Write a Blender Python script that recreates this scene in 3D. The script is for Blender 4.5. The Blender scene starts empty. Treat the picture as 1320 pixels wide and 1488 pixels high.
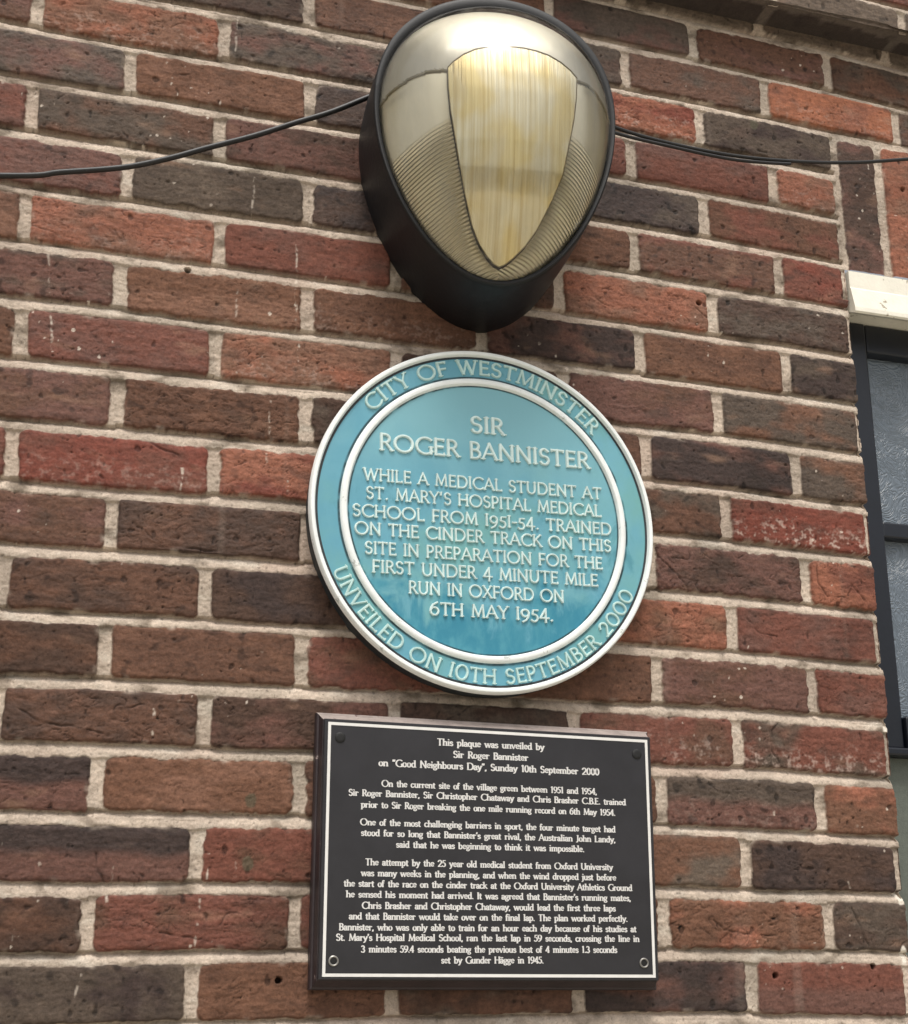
import bpy, math, random
import numpy as np
from mathutils import Matrix, Vector

# ------------------------------------------------------------------ camera, sky, sun, exposure
SC = bpy.context.scene
COL = SC.collection
Z0 = 2.152                      # height above the pavement of the wall's own origin
CAM_ROWS = ((0.9671178886, -0.2542895086, -0.0044536852),
            (0.0509511011, 0.2108750755, -0.9761842500),
            (0.2491725844, 0.9438583307, 0.2168973831))      # right, down, forward
cam_d = bpy.data.cameras.new('camera')
cam_d.sensor_fit = 'HORIZONTAL'
cam_d.sensor_width = 36.0
cam_d.lens = 1712.314 / 1320.0 * 36.0
cam_d.shift_x = 59.80 / 1320.0
cam_d.shift_y = 252.90 / 1320.0
cam_d.clip_start = 0.01
cam_d.clip_end = 2000
cam = bpy.data.objects.new('camera', cam_d)
COL.objects.link(cam)
r, d, f = [Vector(v) for v in CAM_ROWS]
M = Matrix((( r.x, -d.x, -f.x, 0.0096), (r.y, -d.y, -f.y, -1.3207), (r.z, -d.z, -f.z, -0.552 + Z0), (0, 0, 0, 1)))
cam.matrix_world = M
SC.camera = cam

SUN_EL, SUN_AZ = 66.0, -8.0     # degrees; azimuth from straight out of the wall towards the right
SKY_STRENGTH, SUN_STRENGTH, SUN_ANGLE = 0.115, 1.5, 18.0
w = bpy.data.worlds.new('World')
SC.world = w
w.use_nodes = True
nt = w.node_tree
nt.nodes.clear()
sky = nt.nodes.new('ShaderNodeTexSky')
sky.sky_type = 'NISHITA'
sky.sun_disc = False
sky.sun_elevation = math.radians(SUN_EL)
sky.sun_rotation = math.radians(180 - SUN_AZ)
sky.air_density = 1.0
sky.dust_density = 6.0
sky.ozone_density = 0.3
hs = nt.nodes.new('ShaderNodeHueSaturation')
hs.inputs['Saturation'].default_value = 0.22
bg = nt.nodes.new('ShaderNodeBackground')
bg.inputs['Strength'].default_value = SKY_STRENGTH
ow = nt.nodes.new('ShaderNodeOutputWorld')
nt.links.new(sky.outputs[0], hs.inputs['Color'])
nt.links.new(hs.outputs[0], bg.inputs['Color'])
nt.links.new(bg.outputs[0], ow.inputs['Surface'])
sd = bpy.data.lights.new('sun', 'SUN')
sd.energy = SUN_STRENGTH
sd.angle = math.radians(SUN_ANGLE)
sd.color = (1.0, 0.955, 0.88)
so = bpy.data.objects.new('sun', sd)
COL.objects.link(so)
az, el = math.radians(SUN_AZ), math.radians(SUN_EL)
sdir = Vector((math.sin(az) * math.cos(el), -math.cos(az) * math.cos(el), math.sin(el)))   # towards the sun
so.rotation_euler = sdir.to_track_quat('Z', 'Y').to_euler()
so.location = (2, -6, 8)
SC.view_settings.view_transform = 'Standard'
SC.view_settings.look = 'None'
SC.view_settings.exposure = 0.42
SC.view_settings.gamma = 1.0

rng = np.random.RandomState(7)
random.seed(7)

# ------------------------------------------------------------------ helpers
def lin(c):
    c = np.asarray(c, float) / 255.0
    return np.where(c <= 0.04045, c / 12.92, ((c + 0.055) / 1.055) ** 2.4)

_perm = np.random.RandomState(11).permutation(256)
_perm = np.concatenate([_perm, _perm, _perm])
_ga = np.random.RandomState(12).uniform(0, 2 * math.pi, 256)
_gx, _gy = np.cos(_ga), np.sin(_ga)
def noise(x, y, seed=0):
    """2-D gradient noise, about -1..1"""
    x = x + seed * 17.31
    y = y + seed * 9.77
    xi = np.floor(x).astype(np.int64); yi = np.floor(y).astype(np.int64)
    xf = x - xi; yf = y - yi
    u = xf * xf * xf * (xf * (xf * 6 - 15) + 10); v = yf * yf * yf * (yf * (yf * 6 - 15) + 10)
    def g(ix, iy, dx, dy):
        h = _perm[_perm[(ix + seed * 31) & 255] + (iy & 255)]
        return _gx[h] * dx + _gy[h] * dy
    a = g(xi, yi, xf, yf); b = g(xi + 1, yi, xf - 1, yf)
    c = g(xi, yi + 1, xf, yf - 1); e = g(xi + 1, yi + 1, xf - 1, yf - 1)
    return 1.5 * ((a + (b - a) * u) * (1 - v) + (c + (e - c) * u) * v)
def fbm(x, y, seed=0, o=4, gain=0.5):
    t = 0; a = 1.0; s = 0
    for k in range(o):
        t = t + a * noise(x * 2 ** k, y * 2 ** k, seed + k * 3); s += a; a *= gain
    return t / s
def sst(a, b, x):
    t = np.clip((x - a) / (b - a), 0, 1)
    return t * t * (3 - 2 * t)
def hsh(R, k, s):
    v = np.sin(R * 127.1 + k * 311.7 + s * 74.7) * 43758.5453
    return v - np.floor(v)

def link_mesh(name, verts, faces, mat=None, parent=None, smooth=False, attrs=None, loc=None):
    me = bpy.data.meshes.new(name)
    verts = np.asarray(verts, dtype=np.float32).reshape(-1, 3)
    if loc is not None:
        verts = verts - np.asarray(loc, dtype=np.float32)
    if isinstance(faces, np.ndarray):
        n, k = faces.shape
        me.vertices.add(len(verts)); me.vertices.foreach_set('co', verts.ravel())
        me.loops.add(n * k); me.loops.foreach_set('vertex_index', faces.astype(np.int32).ravel())
        me.polygons.add(n)
        me.polygons.foreach_set('loop_start', np.arange(0, n * k, k, dtype=np.int32))
        me.polygons.foreach_set('loop_total', np.full(n, k, dtype=np.int32))
        me.update(calc_edges=True)
    else:
        me.from_pydata(verts.tolist(), [], faces)
        me.update()
    if smooth:
        me.polygons.foreach_set('use_smooth', np.ones(len(me.polygons), dtype=bool))
    for an, val in (attrs or {}).items():
        val = np.asarray(val, dtype=np.float32)
        if val.ndim == 2:
            at = me.attributes.new(an, 'FLOAT_COLOR', 'POINT')
            at.data.foreach_set('color', np.c_[val[:, :3], np.ones(len(val), np.float32)].astype(np.float32).ravel())
        else:
            at = me.attributes.new(an, 'FLOAT', 'POINT')
            at.data.foreach_set('value', val.ravel())
    o = bpy.data.objects.new(name, me)
    COL.objects.link(o)
    if mat: me.materials.append(mat)
    if parent is not None: o.parent = parent
    return o

def thing(name, label, cat, loc):
    o = bpy.data.objects.new(name, None)
    o.empty_display_size = 0.1
    o.location = loc
    COL.objects.link(o)
    o['label'] = label; o['category'] = cat
    return o

class MB:
    def __init__(s): s.v = []; s.f = []
    def add(s, v, f):
        n = len(s.v); s.v += [tuple(p) for p in v]; s.f += [tuple(i + n for i in q) for q in f]
    def box(s, x0, x1, y0, y1, z0, z1, b=0.0):
        """bevelled box"""
        if b <= 0:
            v = [(x, y, z) for x in (x0, x1) for y in (y0, y1) for z in (z0, z1)]
            s.add(v, [(0, 1, 3, 2), (4, 6, 7, 5), (0, 4, 5, 1), (2, 3, 7, 6), (0, 2, 6, 4), (1, 5, 7, 3)]); return
        import bmesh
        bm = bmesh.new(); bmesh.ops.create_cube(bm, size=1)
        for q in bm.verts:
            q.co = ((x0 + x1) / 2 + q.co.x * (x1 - x0), (y0 + y1) / 2 + q.co.y * (y1 - y0), (z0 + z1) / 2 + q.co.z * (z1 - z0))
        bmesh.ops.bevel(bm, geom=list(bm.edges), offset=b, segments=2, affect='EDGES', profile=0.5)
        bm.verts.index_update()
        s.add([tuple(q.co) for q in bm.verts], [tuple(q.index for q in p.verts) for p in bm.faces]); bm.free()
    def prism(s, prof, x0, x1):
        """profile in (y,z) extruded along x"""
        n = len(prof)
        v = [(x0, y, z) for y, z in prof] + [(x1, y, z) for y, z in prof]
        s.add(v, [(i, (i + 1) % n, n + (i + 1) % n, n + i) for i in range(n)] + [tuple(range(n))[::-1], tuple(range(n, 2 * n))])
    def tube(s, pts, rad, seg=12):
        pts = [Vector(p) for p in pts]; n = len(pts); rs = rad if hasattr(rad, '__len__') else [rad] * n
        v = []; ref = Vector((0, 0, 1))
        for i, p in enumerate(pts):
            t = (pts[min(i + 1, n - 1)] - pts[max(i - 1, 0)]).normalized()
            a = t.cross(ref)
            if a.length < 1e-4: a = t.cross(Vector((1, 0, 0)))
            a.normalize(); b = t.cross(a)
            v += [tuple(p + rs[i] * (math.cos(q) * a + math.sin(q) * b)) for q in [2 * math.pi * k / seg for k in range(seg)]]
        fa = [(i * seg + k, i * seg + (k + 1) % seg, (i + 1) * seg + (k + 1) % seg, (i + 1) * seg + k) for i in range(n - 1) for k in range(seg)]
        fa += [tuple(range(seg))[::-1], tuple(range((n - 1) * seg, n * seg))]
        s.add(v, fa)
    def lathe(s, prof, cx, cz, seg=160, cap=True):
        """profile of (radius, y) spun about the y axis through (cx, cz)"""
        v = []; m = len(prof)
        for rr, y in prof:
            v += [(cx + rr * math.cos(2 * math.pi * k / seg), y, cz + rr * math.sin(2 * math.pi * k / seg)) for k in range(seg)]
        fa = [(i * seg + k, i * seg + (k + 1) % seg, (i + 1) * seg + (k + 1) % seg, (i + 1) * seg + k) for i in range(m - 1) for k in range(seg)]
        if cap: fa += [tuple(range((m - 1) * seg, m * seg))]
        s.add(v, fa)
    def build(s, name, mat, parent=None, smooth=False, loc=None):
        o = link_mesh(name, s.v, s.f, mat, parent, smooth, loc=loc)
        import bmesh
        bm = bmesh.new(); bm.from_mesh(o.data); bmesh.ops.recalc_face_normals(bm, faces=bm.faces); bm.to_mesh(o.data); bm.free()
        if smooth:
            o.data.polygons.foreach_set('use_smooth', np.ones(len(o.data.polygons), dtype=bool))
            try: o.data.set_sharp_from_angle(angle=math.radians(40))
            except Exception: pass
        return o

# ------------------------------------------------------------------ materials
def new_mat(name):
    m = bpy.data.materials.new(name); m.use_nodes = True
    n = m.node_tree.nodes; L = m.node_tree.links
    return m, n, L, n['Principled BSDF']
def N(n, t, **kw):
    o = n.new(t)
    for k, v in kw.items():
        if k in o.inputs.keys(): o.inputs[k].default_value = v
        else: setattr(o, k, v)
    return o
def bump(n, L, bs, hsock, strength, dist):
    b = N(n, 'ShaderNodeBump'); b.inputs['Strength'].default_value = strength; b.inputs['Distance'].default_value = dist
    L.new(hsock, b.inputs['Height']); L.new(b.outputs[0], bs.inputs['Normal']); return b
def coords(n, L, scale=(1, 1, 1)):
    tc = n.new('ShaderNodeTexCoord'); mp = n.new('ShaderNodeMapping'); mp.inputs['Scale'].default_value = scale
    L.new(tc.outputs['Object'], mp.inputs['Vector']); return mp.outputs[0]

def mat_masonry():
    m, n, L, bs = new_mat('masonry')
    at = N(n, 'ShaderNodeAttribute', attribute_name='tint')
    ro = N(n, 'ShaderNodeAttribute', attribute_name='rough')
    v = coords(n, L)
    nz = N(n, 'ShaderNodeTexNoise', Scale=420.0, Detail=5.0, Roughness=0.7)
    L.new(v, nz.inputs['Vector'])
    rp = N(n, 'ShaderNodeMapRange'); rp.inputs['From Min'].default_value = 0.3; rp.inputs['From Max'].default_value = 0.7
    rp.inputs['To Min'].default_value = 0.78; rp.inputs['To Max'].default_value = 1.22
    L.new(nz.outputs[0], rp.inputs['Value'])
    mx = N(n, 'ShaderNodeVectorMath', operation='SCALE')
    L.new(at.outputs['Color'], mx.inputs[0]); L.new(rp.outputs[0], mx.inputs['Scale'])
    L.new(mx.outputs[0], bs.inputs['Base Color'])
    L.new(ro.outputs['Fac'], bs.inputs['Roughness'])
    bs.inputs['Specular IOR Level'].default_value = 0.3
    nb = N(n, 'ShaderNodeTexNoise', Scale=650.0, Detail=4.0, Roughness=0.65)
    L.new(v, nb.inputs['Vector'])
    bump(n, L, bs, nb.outputs[0], 0.55, 0.0012)
    return m
def mat_paint(name, c, rough=0.4, var=0.12, scale=60.0, bstr=0.15, spec=0.5, metallic=0.0, fleck=None, fleck_t=0.62, fleck_scale=45.0):
    m, n, L, bs = new_mat(name)
    v = coords(n, L)
    nz = N(n, 'ShaderNodeTexNoise', Scale=scale, Detail=6.0, Roughness=0.65); L.new(v, nz.inputs['Vector'])
    rp = N(n, 'ShaderNodeMapRange'); rp.inputs['From Min'].default_value = 0.3; rp.inputs['From Max'].default_value = 0.7
    rp.inputs['To Min'].default_value = 1 - var; rp.inputs['To Max'].default_value = 1 + var
    L.new(nz.outputs[0], rp.inputs['Value'])
    rgb = N(n, 'ShaderNodeRGB'); rgb.outputs[0].default_value = (*lin(c), 1)
    mx = N(n, 'ShaderNodeVectorMath', operation='SCALE'); L.new(rgb.outputs[0], mx.inputs[0]); L.new(rp.outputs[0], mx.inputs['Scale'])
    out = mx.outputs[0]
    if fleck is not None:
        nf = N(n, 'ShaderNodeTexNoise', Scale=fleck_scale, Detail=5.0, Roughness=0.7); L.new(v, nf.inputs['Vector'])
        fr = N(n, 'ShaderNodeMapRange'); fr.inputs['From Min'].default_value = fleck_t; fr.inputs['From Max'].default_value = fleck_t + 0.04
        L.new(nf.outputs[0], fr.inputs['Value'])
        mi = N(n, 'ShaderNodeMix', data_type='RGBA'); L.new(fr.outputs[0], mi.inputs[0]); L.new(out, mi.inputs[6]); mi.inputs[7].default_value = (*lin(fleck), 1)
        out = mi.outputs[2]
    L.new(out, bs.inputs['Base Color'])
    bs.inputs['Roughness'].default_value = rough; bs.inputs['Metallic'].default_value = metallic
    bs.inputs['Specular IOR Level'].default_value = spec
    nb = N(n, 'ShaderNodeTexNoise', Scale=scale * 6, Detail=3.0); L.new(v, nb.inputs['Vector'])
    bump(n, L, bs, nb.outputs[0], bstr, 0.001)
    return m

# ------------------------------------------------------------------ ground
m_pave, n, L, bs = new_mat('paving')
v = coords(n, L)
bk = N(n, 'ShaderNodeTexBrick', Scale=1.0); bk.inputs['Color1'].default_value = (0.40, 0.37, 0.30, 1); bk.inputs['Color2'].default_value = (0.34, 0.31, 0.25, 1)
bk.inputs['Mortar'].default_value = (0.10, 0.09, 0.08, 1); bk.inputs['Mortar Size'].default_value = 0.006
bk.inputs['Brick Width'].default_value = 0.6; bk.inputs['Row Height'].default_value = 0.6
L.new(v, bk.inputs['Vector']); L.new(bk.outputs[0], bs.inputs['Base Color']); bs.inputs['Roughness'].default_value = 0.85
g = MB(); g.add([(-300, -300, 0), (300, -300, 0), (300, 300, 0), (-300, 300, 0)], [(0, 1, 2, 3)])
o = g.build('pavement', m_pave); o['kind'] = 'structure'

# ------------------------------------------------------------------ brickwork: one height field of bricks and mortar
UP, RP = 0.225, 0.075
CX = [.0021623561, .0018625975, .000421739, -.0027402568, .0042741455, -.0042832594, -.0059863239, -.0047981705, .0015548177, .0008303421]
CZ = [.0031170778, .0062485585, .0044591715, -.0076209293, .001985041, -.003644303, -.0092842282, .0001893609, -.0042064256, -.0078554456]
EDGE = 1.0080            # x of the window reveal
SOLD_TOP, SOLD_BOT, LINT_BOT = 0.6225, 0.4040, 0.3460
PAL = {'r': (115, 70, 57), 'R': (121, 64, 51), 'o': (146, 92, 71), 'O': (156, 96, 68), 'b': (99, 69, 54), 't': (112, 78, 60), 'T': (127, 91, 73),
       'd': (79, 59, 49), 'g': (86, 73, 63), 'G': (101, 87, 75), 'p': (107, 74, 64), 'k': (65, 52, 48)}
# row: {index: (colour key, second colour key, crease strength)}
TABLE = {
 -3: {3: 'GG1', 4: 'GG1', 5: 'Gg1', 2: 'Gg1'},
 -2: {2: 'gp1', 3: 'bp2', 4: 'bg1', 5: 'bg1'},
 -1: {-1: 'bd1', 0: 'dg1', 1: 'bt1', 2: 'gd1', 3: 'bg1', 4: 'Oo1', 5: 'bg1'},
 0: {-2: 'pb1', -1: 'To4', 0: 'gp2', 1: 'dg1', 2: 'oR4', 3: 'gk1', 4: 'bg1'},
 1: {-1: 'gp2', 0: 'tT2', 1: 'dk1', 2: 'rR2', 3: 'rp2', 4: 'oT3'},
 2: {-2: 'pr1', -1: 'gb3', 0: 'pd1', 1: 'kg1', 2: 'kg1', 3: 'br1'},
 3: {-1: 'pr2', 0: 'gG1', 1: 'kd1', 2: 'bt1', 3: 'br2', 4: 'rR1'},
 4: {-2: 'Tb1', -1: 'oT4', 0: 'rp1', 1: 'bd1', 2: 'oT4', 3: 'dg3'},
 5: {-1: 'pg3', 0: 'tT3', 1: 'bt2', 2: 'kp1', 3: 'tb2', 4: 'kg1'},
 6: {-2: 'bt1', -1: 'rp2', 0: 'To4', 1: 'dp1', 2: 'pb2', 3: 'gt2'},
 7: {-1: 'pb1', 0: 'bt5', 1: 'dg2', 2: 'bd1', 3: 'kp2', 4: 'gt3'},
 8: {-2: 'rb1', -1: 'Rr1', 0: 'oR4', 1: 'bd1', 2: 'bg1', 3: 'Rr2'},
 9: {-1: 'bp2', 0: 'db4', 1: 'db2', 2: 'br1', 3: 'pd4', 4: 'or3'},
 10: {-2: 'bd1', -1: 'bd3', 0: 'dk2', 1: 'db1', 2: 'ot4', 3: 'rp2'},
 11: {-1: 'db2', 0: 'bt1', 1: 'rb2', 2: 'bt1', 3: 'pb2', 4: 'rp3'},
 12: {-2: 'bd1', -1: 'bd4', 0: 'dp4', 1: 'dg2', 2: 'rb1', 3: 'rg3'},
 13: {-1: 'kp3', 0: 'tT2', 1: 'bd1', 2: 'bt1', 3: 'gp3', 4: 'to2'},
 14: {-2: 'dk1', -1: 'kp2', 0: 'rb3', 1: 'bd1', 2: 'tG1', 3: 'dk3'},
 15: {-1: 'db2', 0: 'rb4', 1: 'rb1', 2: 'bt1', 3: 'to5', 4: 'gd3'},
 16: {-2: 'gd1', -1: 'gk2', 0: 'tb3', 1: 'bg1', 2: 'kp1', 3: 'rp1'},
 17: {-1: 'bd1', 0: 'tr1', 1: 'rb1', 2: 'gp1', 3: 'bt1', 4: 'dp1'},
}
SALTS = {(8, 3): 0.65, (12, 3): 0.45, (8, -1): 0.2, (4, -1): 0.15, (12, 2): 0.3, (0, 2): 0.3, (1, 4): 0.2, (13, 3): 0.12, (-1, 4): 0.15, (6, 0): 0.2, (5, 1): 0.15, (0, -1): 0.25}
TWOTONE = {(14, -1), (13, 3), (13, -1), (16, 3), (5, 0)}
DRIPS = [((-.087, .2567), (-.0825, .2077)), ((-.0822, .2032), (-.0747, .1289)), ((.2099, .3234), (.2104, .1948)), ((.137, .2405), (.1365, .1984)),
 ((.215, .1768), (.2129, .1487)), ((.1805, .1171), (.1806, .0362)), ((.1783, .0289), (.1773, .0006)), ((.2038, -.0011), (.206, -.0316)),
 ((.0599, -.2902), (.0592, -.3253)), ((.0249, -.4436), (.0224, -.4804)), ((.1563, -.4527), (.1554, -.4753)), ((.1245, -.4494), (.1232, -.4779)),
 ((.1179, -.498), (.1132, -.5529)), ((-.0037, -.577), (-.011, -.6084)), ((.0181, -.495), (.0176, -.513)), ((-.0734, -.531), (-.0746, -.5436)),
 ((.1276, .6462), (.125, .5779)), ((.0794, -.0008), (.0782, -.0318)), ((.8265, -.3782), (.8284, -.3912)), ((.9267, -.4716), (.9297, -.4819)),
 ((1.1189, .6228), (1.12, .5994)), ((1.0642, .5891), (1.0663, .5628)), ((.155, .40), (.151, .335))]
HOLES = [(.7685, .3138), (.0763, .2584), (.2049, -.5864), (.8146, -.5874), (1.1196, .5525), (.9539, -.5779)]
FOLDS = [[(0.9295, -0.5042), (0.9391, -0.5272), (0.9495, -0.5526)], [(0.8462, -0.2676), (0.836, -0.2824), (0.8321, -0.3076), (0.8427, -0.3232)],
 [(0.9206, -0.0537), (0.9204, -0.0788), (0.9336, -0.0951), (0.9631, -0.0949), (0.9733, -0.0767), (0.9883, -0.0969)], [(0.8068, -0.1315), (0.8272, -0.1533), (0.8521, -0.1564)],
 [(0.6881, -0.0602), (0.7131, -0.0824), (0.7295, -0.1026)], [(0.014, 0.0527), (0.0386, 0.0294), (0.0588, 0.0186), (0.0764, 0.0145)],
 [(0.7362, -0.5207), (0.7512, -0.533), (0.7789, -0.5379), (0.8213, -0.5397)], [(0.9605, -0.5905), (0.9661, -0.6123)],
 [(0.0753, -0.5347), (0.1179, -0.542), (0.1552, -0.5494), (0.1968, -0.5592)], [(-0.0838, -0.2969), (-0.06, -0.3111), (-0.0165, -0.3153), (0.0131, -0.3217)],
 [(0.0264, -0.2917), (0.0633, -0.2806), (0.1013, -0.2819)], [(0.4002, -0.2867), (0.4157, -0.2818), (0.4227, -0.2731)],
 [(0.0051, -0.4513), (0.0076, -0.4717), (0.0138, -0.4804)], [(0.0316, -0.0776), (0.0595, -0.096), (0.1106, -0.1001), (0.1505, -0.101)]]
SPLASH = [(1.003, -.4927, .006, .010), (1.001, -.5655, .005, .013), (1.005, -.273, .005, .005)]
PLUGS = [(.1679, -.4601), (.1699, -.3897), (.876, .616)]

def brick_field(X, Z):
    """height towards the street, colour and roughness of the wall face at (X, Z)"""
    xs = np.clip((X - .35) / .8, -1.05, 1.05); zs = np.clip(Z / .65, -1.2, 1.3)
    B = [1, xs, zs, xs * xs, xs * zs, zs * zs, xs ** 3, xs * xs * zs, xs * zs * zs, zs ** 3]
    ux = X - sum(c * b for c, b in zip(CX, B)); uz = Z - sum(c * b for c, b in zip(CZ, B))
    ux = ux + .0012 * noise(X * 9, Z * 9, 1); uz = uz + .0016 * noise(X * 5, Z * 9, 2)
    Rf = 8 - uz / RP
    R = np.round(Rf)
    half = np.where(np.mod(R, 2) == 0, .5, 0.0)
    uf = ux / UP - half
    k = np.floor(uf)
    joint_l = 2.2e-3 * (hsh(R, k, 1) - .5) * 2; joint_r = 2.2e-3 * (hsh(R, k + 1, 1) - .5) * 2
    hw = .0146 / 2 + .0016 * (hsh(R, k, 2) - .5)
    px = (uf - k) * UP
    x0 = joint_l + hw; x1 = UP + joint_r - hw
    pz = uz + (R - 8) * RP + .0018 * (hsh(R, k, 3) - .5) + .012 * (hsh(R, k, 4) - .5) * (px - .11)
    z0 = -.0303 + .0022 * (hsh(R, k, 5) - .5); z1 = .0303 + .0022 * (hsh(R, k, 6) - .5)
    # bricks cut by the window reveal, soldier course over the window
    gx = px - X                                    # brick-local to wall
    under = (Z < SOLD_TOP + .0) & (Z > -1.2)
    xe = EDGE + gx
    cut_open = under & (X < EDGE + .01) & (x1 > xe) & (Z < SOLD_BOT)
    x1 = np.where(cut_open, xe + .02, x1)
    sold_zone = (Z < SOLD_TOP + .006) & (Z > SOLD_BOT - .05)
    x1 = np.where(sold_zone & (X < EDGE + .012) & (x1 > xe - .004), xe - .006, x1)
    sold = (X > EDGE - .0005) & (Z < SOLD_TOP + .007) & (Z > SOLD_BOT - .05) & (X < EDGE + .99)
    ks = np.floor((X - EDGE - .002 + .0008 * noise(X * 9, Z * 9, 41)) / .0735)
    psx = X - EDGE - .002 - ks * .0735 + .0008 * noise(X * 9, Z * 9, 41)
    k = np.where(sold, 100 + ks, k); R = np.where(sold, 50, R)
    px = np.where(sold, psx, px); x0 = np.where(sold, .005, x0); x1 = np.where(sold, .0665, x1)
    pz = np.where(sold, Z - (SOLD_TOP + SOLD_BOT) / 2, pz); zh = (SOLD_TOP - SOLD_BOT) / 2
    z0 = np.where(sold, -zh - .03, z0); z1 = np.where(sold, zh - .004, z1)
    # signed distance to the brick outline
    cr = .004 + .006 * hsh(R, k, 7)
    qx = np.abs(px - (x0 + x1) / 2) - (x1 - x0) / 2 + cr; qz = np.abs(pz - (z0 + z1) / 2) - (z1 - z0) / 2 + cr
    dd = np.hypot(np.maximum(qx, 0), np.maximum(qz, 0)) + np.minimum(np.maximum(qx, qz), 0) - cr
    rag = .4 + 1.2 * hsh(R, k, 8)
    dd = dd + rag * (.0014 * noise(X * 48, Z * 60, 4) + .0010 * noise(X * 150, Z * 150, 5)) + .0026 * np.maximum(noise(X * 22, Z * 22, 6), 0)
    m = sst(.0008, -.0008, dd)
    # ---- brick colour
    base = np.zeros(X.shape + (3,)); sec = np.zeros(X.shape + (3,)); cre = np.zeros(X.shape); salt = np.zeros(X.shape); two = np.zeros(X.shape)
    keys = list('rrobbttddgpkTG')
    ids = np.unique(np.stack([R.ravel(), k.ravel()], 1).astype(int), axis=0)
    code = (R + 100).astype(np.int64) * 2000 + (k + 500).astype(np.int64)
    uc, inv = np.unique(code, return_inverse=True)
    tb = np.zeros((len(uc), 9))
    for i, c in enumerate(uc):
        Ri, ki = int(c // 2000 - 100), int(c % 2000 - 500)
        rr = random.Random(Ri * 7919 + ki * 104729)
        s = TABLE.get(Ri, {}).get(ki)
        if Ri == 50: s = ['dp1', 'ob1', 'tb1', 'rb1', 'bp1', 'op1'][ki % 6] if ki >= 100 else 'bb1'
        if Ri == 50 and ki == 100: s = 'dp0'
        if Ri == 50 and ki == 101: s = 'oT2'
        if s is None: s = rr.choice(keys) + rr.choice(keys) + str(rr.choice([1, 1, 2, 3, 4]))
        j = 1 + .05 * (rr.random() - .5)
        tb[i, 0:3] = lin(PAL[s[0]]) * j; tb[i, 3:6] = lin(PAL[s[1]]) * j; tb[i, 6] = int(s[2]) / 5
        tb[i, 7] = SALTS.get((Ri, ki), 0); tb[i, 8] = 1.0 if (Ri, ki) in TWOTONE else 0
    T = tb[inv].reshape(X.shape + (9,))
    base, sec, cre, salt, two = T[..., :3], T[..., 3:6], T[..., 6], T[..., 7], T[..., 8]
    hx = hsh(R, k, 9) * 40; hz = hsh(R, k, 10) * 40
    ax, azz = X + hx, Z + hz                        # each brick has its own piece of the noise
    mix = sst(-.15, .45, fbm(ax * 11, azz * 24, 7, 3) + .15 * noise(ax * 60, azz * 60, 8))
    mix = np.where(two > 0, sst(.008, -.008, pz + .006 * noise(ax * 25, azz * 25, 9)), mix)
    col = base + (sec - base) * mix[..., None]
    streak = fbm(ax * 35, azz * 190, 10, 3)
    mott = fbm(ax * 95, azz * 130, 11, 3)
    grit = noise(ax * 210, azz * 230, 48)
    col = col * (1 + .30 * streak + .30 * mott + .18 * grit)[..., None]
    # dark sooty clouds and pale dusty clouds
    soot = sst(.18, .6, fbm(ax * 16, azz * 30, 12, 3)) * (.35 + .5 * hsh(R, k, 11))
    col = col + (lin((64, 53, 46)) - col) * (soot * .65)[..., None]
    dust = sst(.22, .7, fbm(ax * 14, azz * 34, 13, 4)) * .40
    col = col + (lin((162, 126, 102)) - col) * (dust * sst(0, .6, hsh(R, k, 12)))[..., None]
    # drag creases: short, mostly level folds in the face
    tl = 26 * (hsh(R, k, 13) - .5)
    wx = ax * 30 + .5 * noise(ax * 26, azz * 40, 14); wz = azz * 88 + tl * ax + 1.1 * noise(ax * 20, azz * 34, 15)
    c1 = np.abs(noise(wx, wz, 16)); c2 = np.abs(noise(wx * 2.3 + 5, wz * 1.9, 17) + .25 * noise(ax * 120, azz * 120, 44))
    patch = sst(-.15, .45, noise(ax * 17, azz * 26, 18) + cre * 1.0 - .55)
    patch2 = sst(-.05, .4, noise(ax * 21, azz * 33, 45) + cre * .8 - .35)
    crack = np.maximum(sst(.075, .0, c1) * patch, .75 * sst(.09, .0, c2) * patch2) * np.minimum(1, .15 + cre * 1.1) * (.35 + .65 * sst(-.3, .4, noise(ax * 70, azz * 95, 65)))
    rufflev = fbm(ax * 40, azz * 120, 19, 4) * (.35 + cre)
    pits = sst(.52, .72, noise(ax * 190, azz * 190, 20)) * sst(-.1, .5, noise(ax * 22, azz * 22, 21)) + sst(.62, .78, noise(ax * 75, azz * 75, 22))
    pits = np.clip(pits, 0, 1)
    col = col * (1 - .54 * crack - .55 * pits)[..., None]  # crease dirt and crease shade are both darkened into the brick colour
    hb = -.0026 * np.exp(np.minimum(dd, 0) / .0016) + .0016 * (hsh(R, k, 14) - .5) + .010 * (hsh(R, k, 15) - .5) * (px - .11) + .0009 * rufflev - .0013 * crack - .0012 * pits + .0006 * fbm(ax * 110, azz * 150, 23, 3) + .00035 * noise(ax * 300, azz * 320, 66)
    # salts
    sal = salt * sst(-.15, .75, noise(ax * 90, azz * 130, 24) + .7 * noise(ax * 260, azz * 280, 25) + .5 * noise(ax * 30, azz * 40, 46) - .15) * sst(.012, -.014, pz + .013 * noise(ax * 16, azz * 16, 26))
    col = col + (lin((205, 182, 168)) - col) * np.clip(sal, 0, .85)[..., None]
    lum = col @ np.array([.3, .55, .15])
    col = (col + (lum[..., None] * np.array([1.14, .97, .84]) - col) * .06) * .97
    blot = sst(.38, .66, noise(ax * 62, azz * 74, 49)) * sst(.35, .75, hsh(R, k, 17)) * (base[..., 0] < .15)
    col = col * (1 - .5 * blot)[..., None]
    rim = sst(-.006, 0, dd) * sst(-.2, .4, noise(X * 20, Z * 20, 27))
    col = col * (1 - .25 * rim)[..., None]
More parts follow.
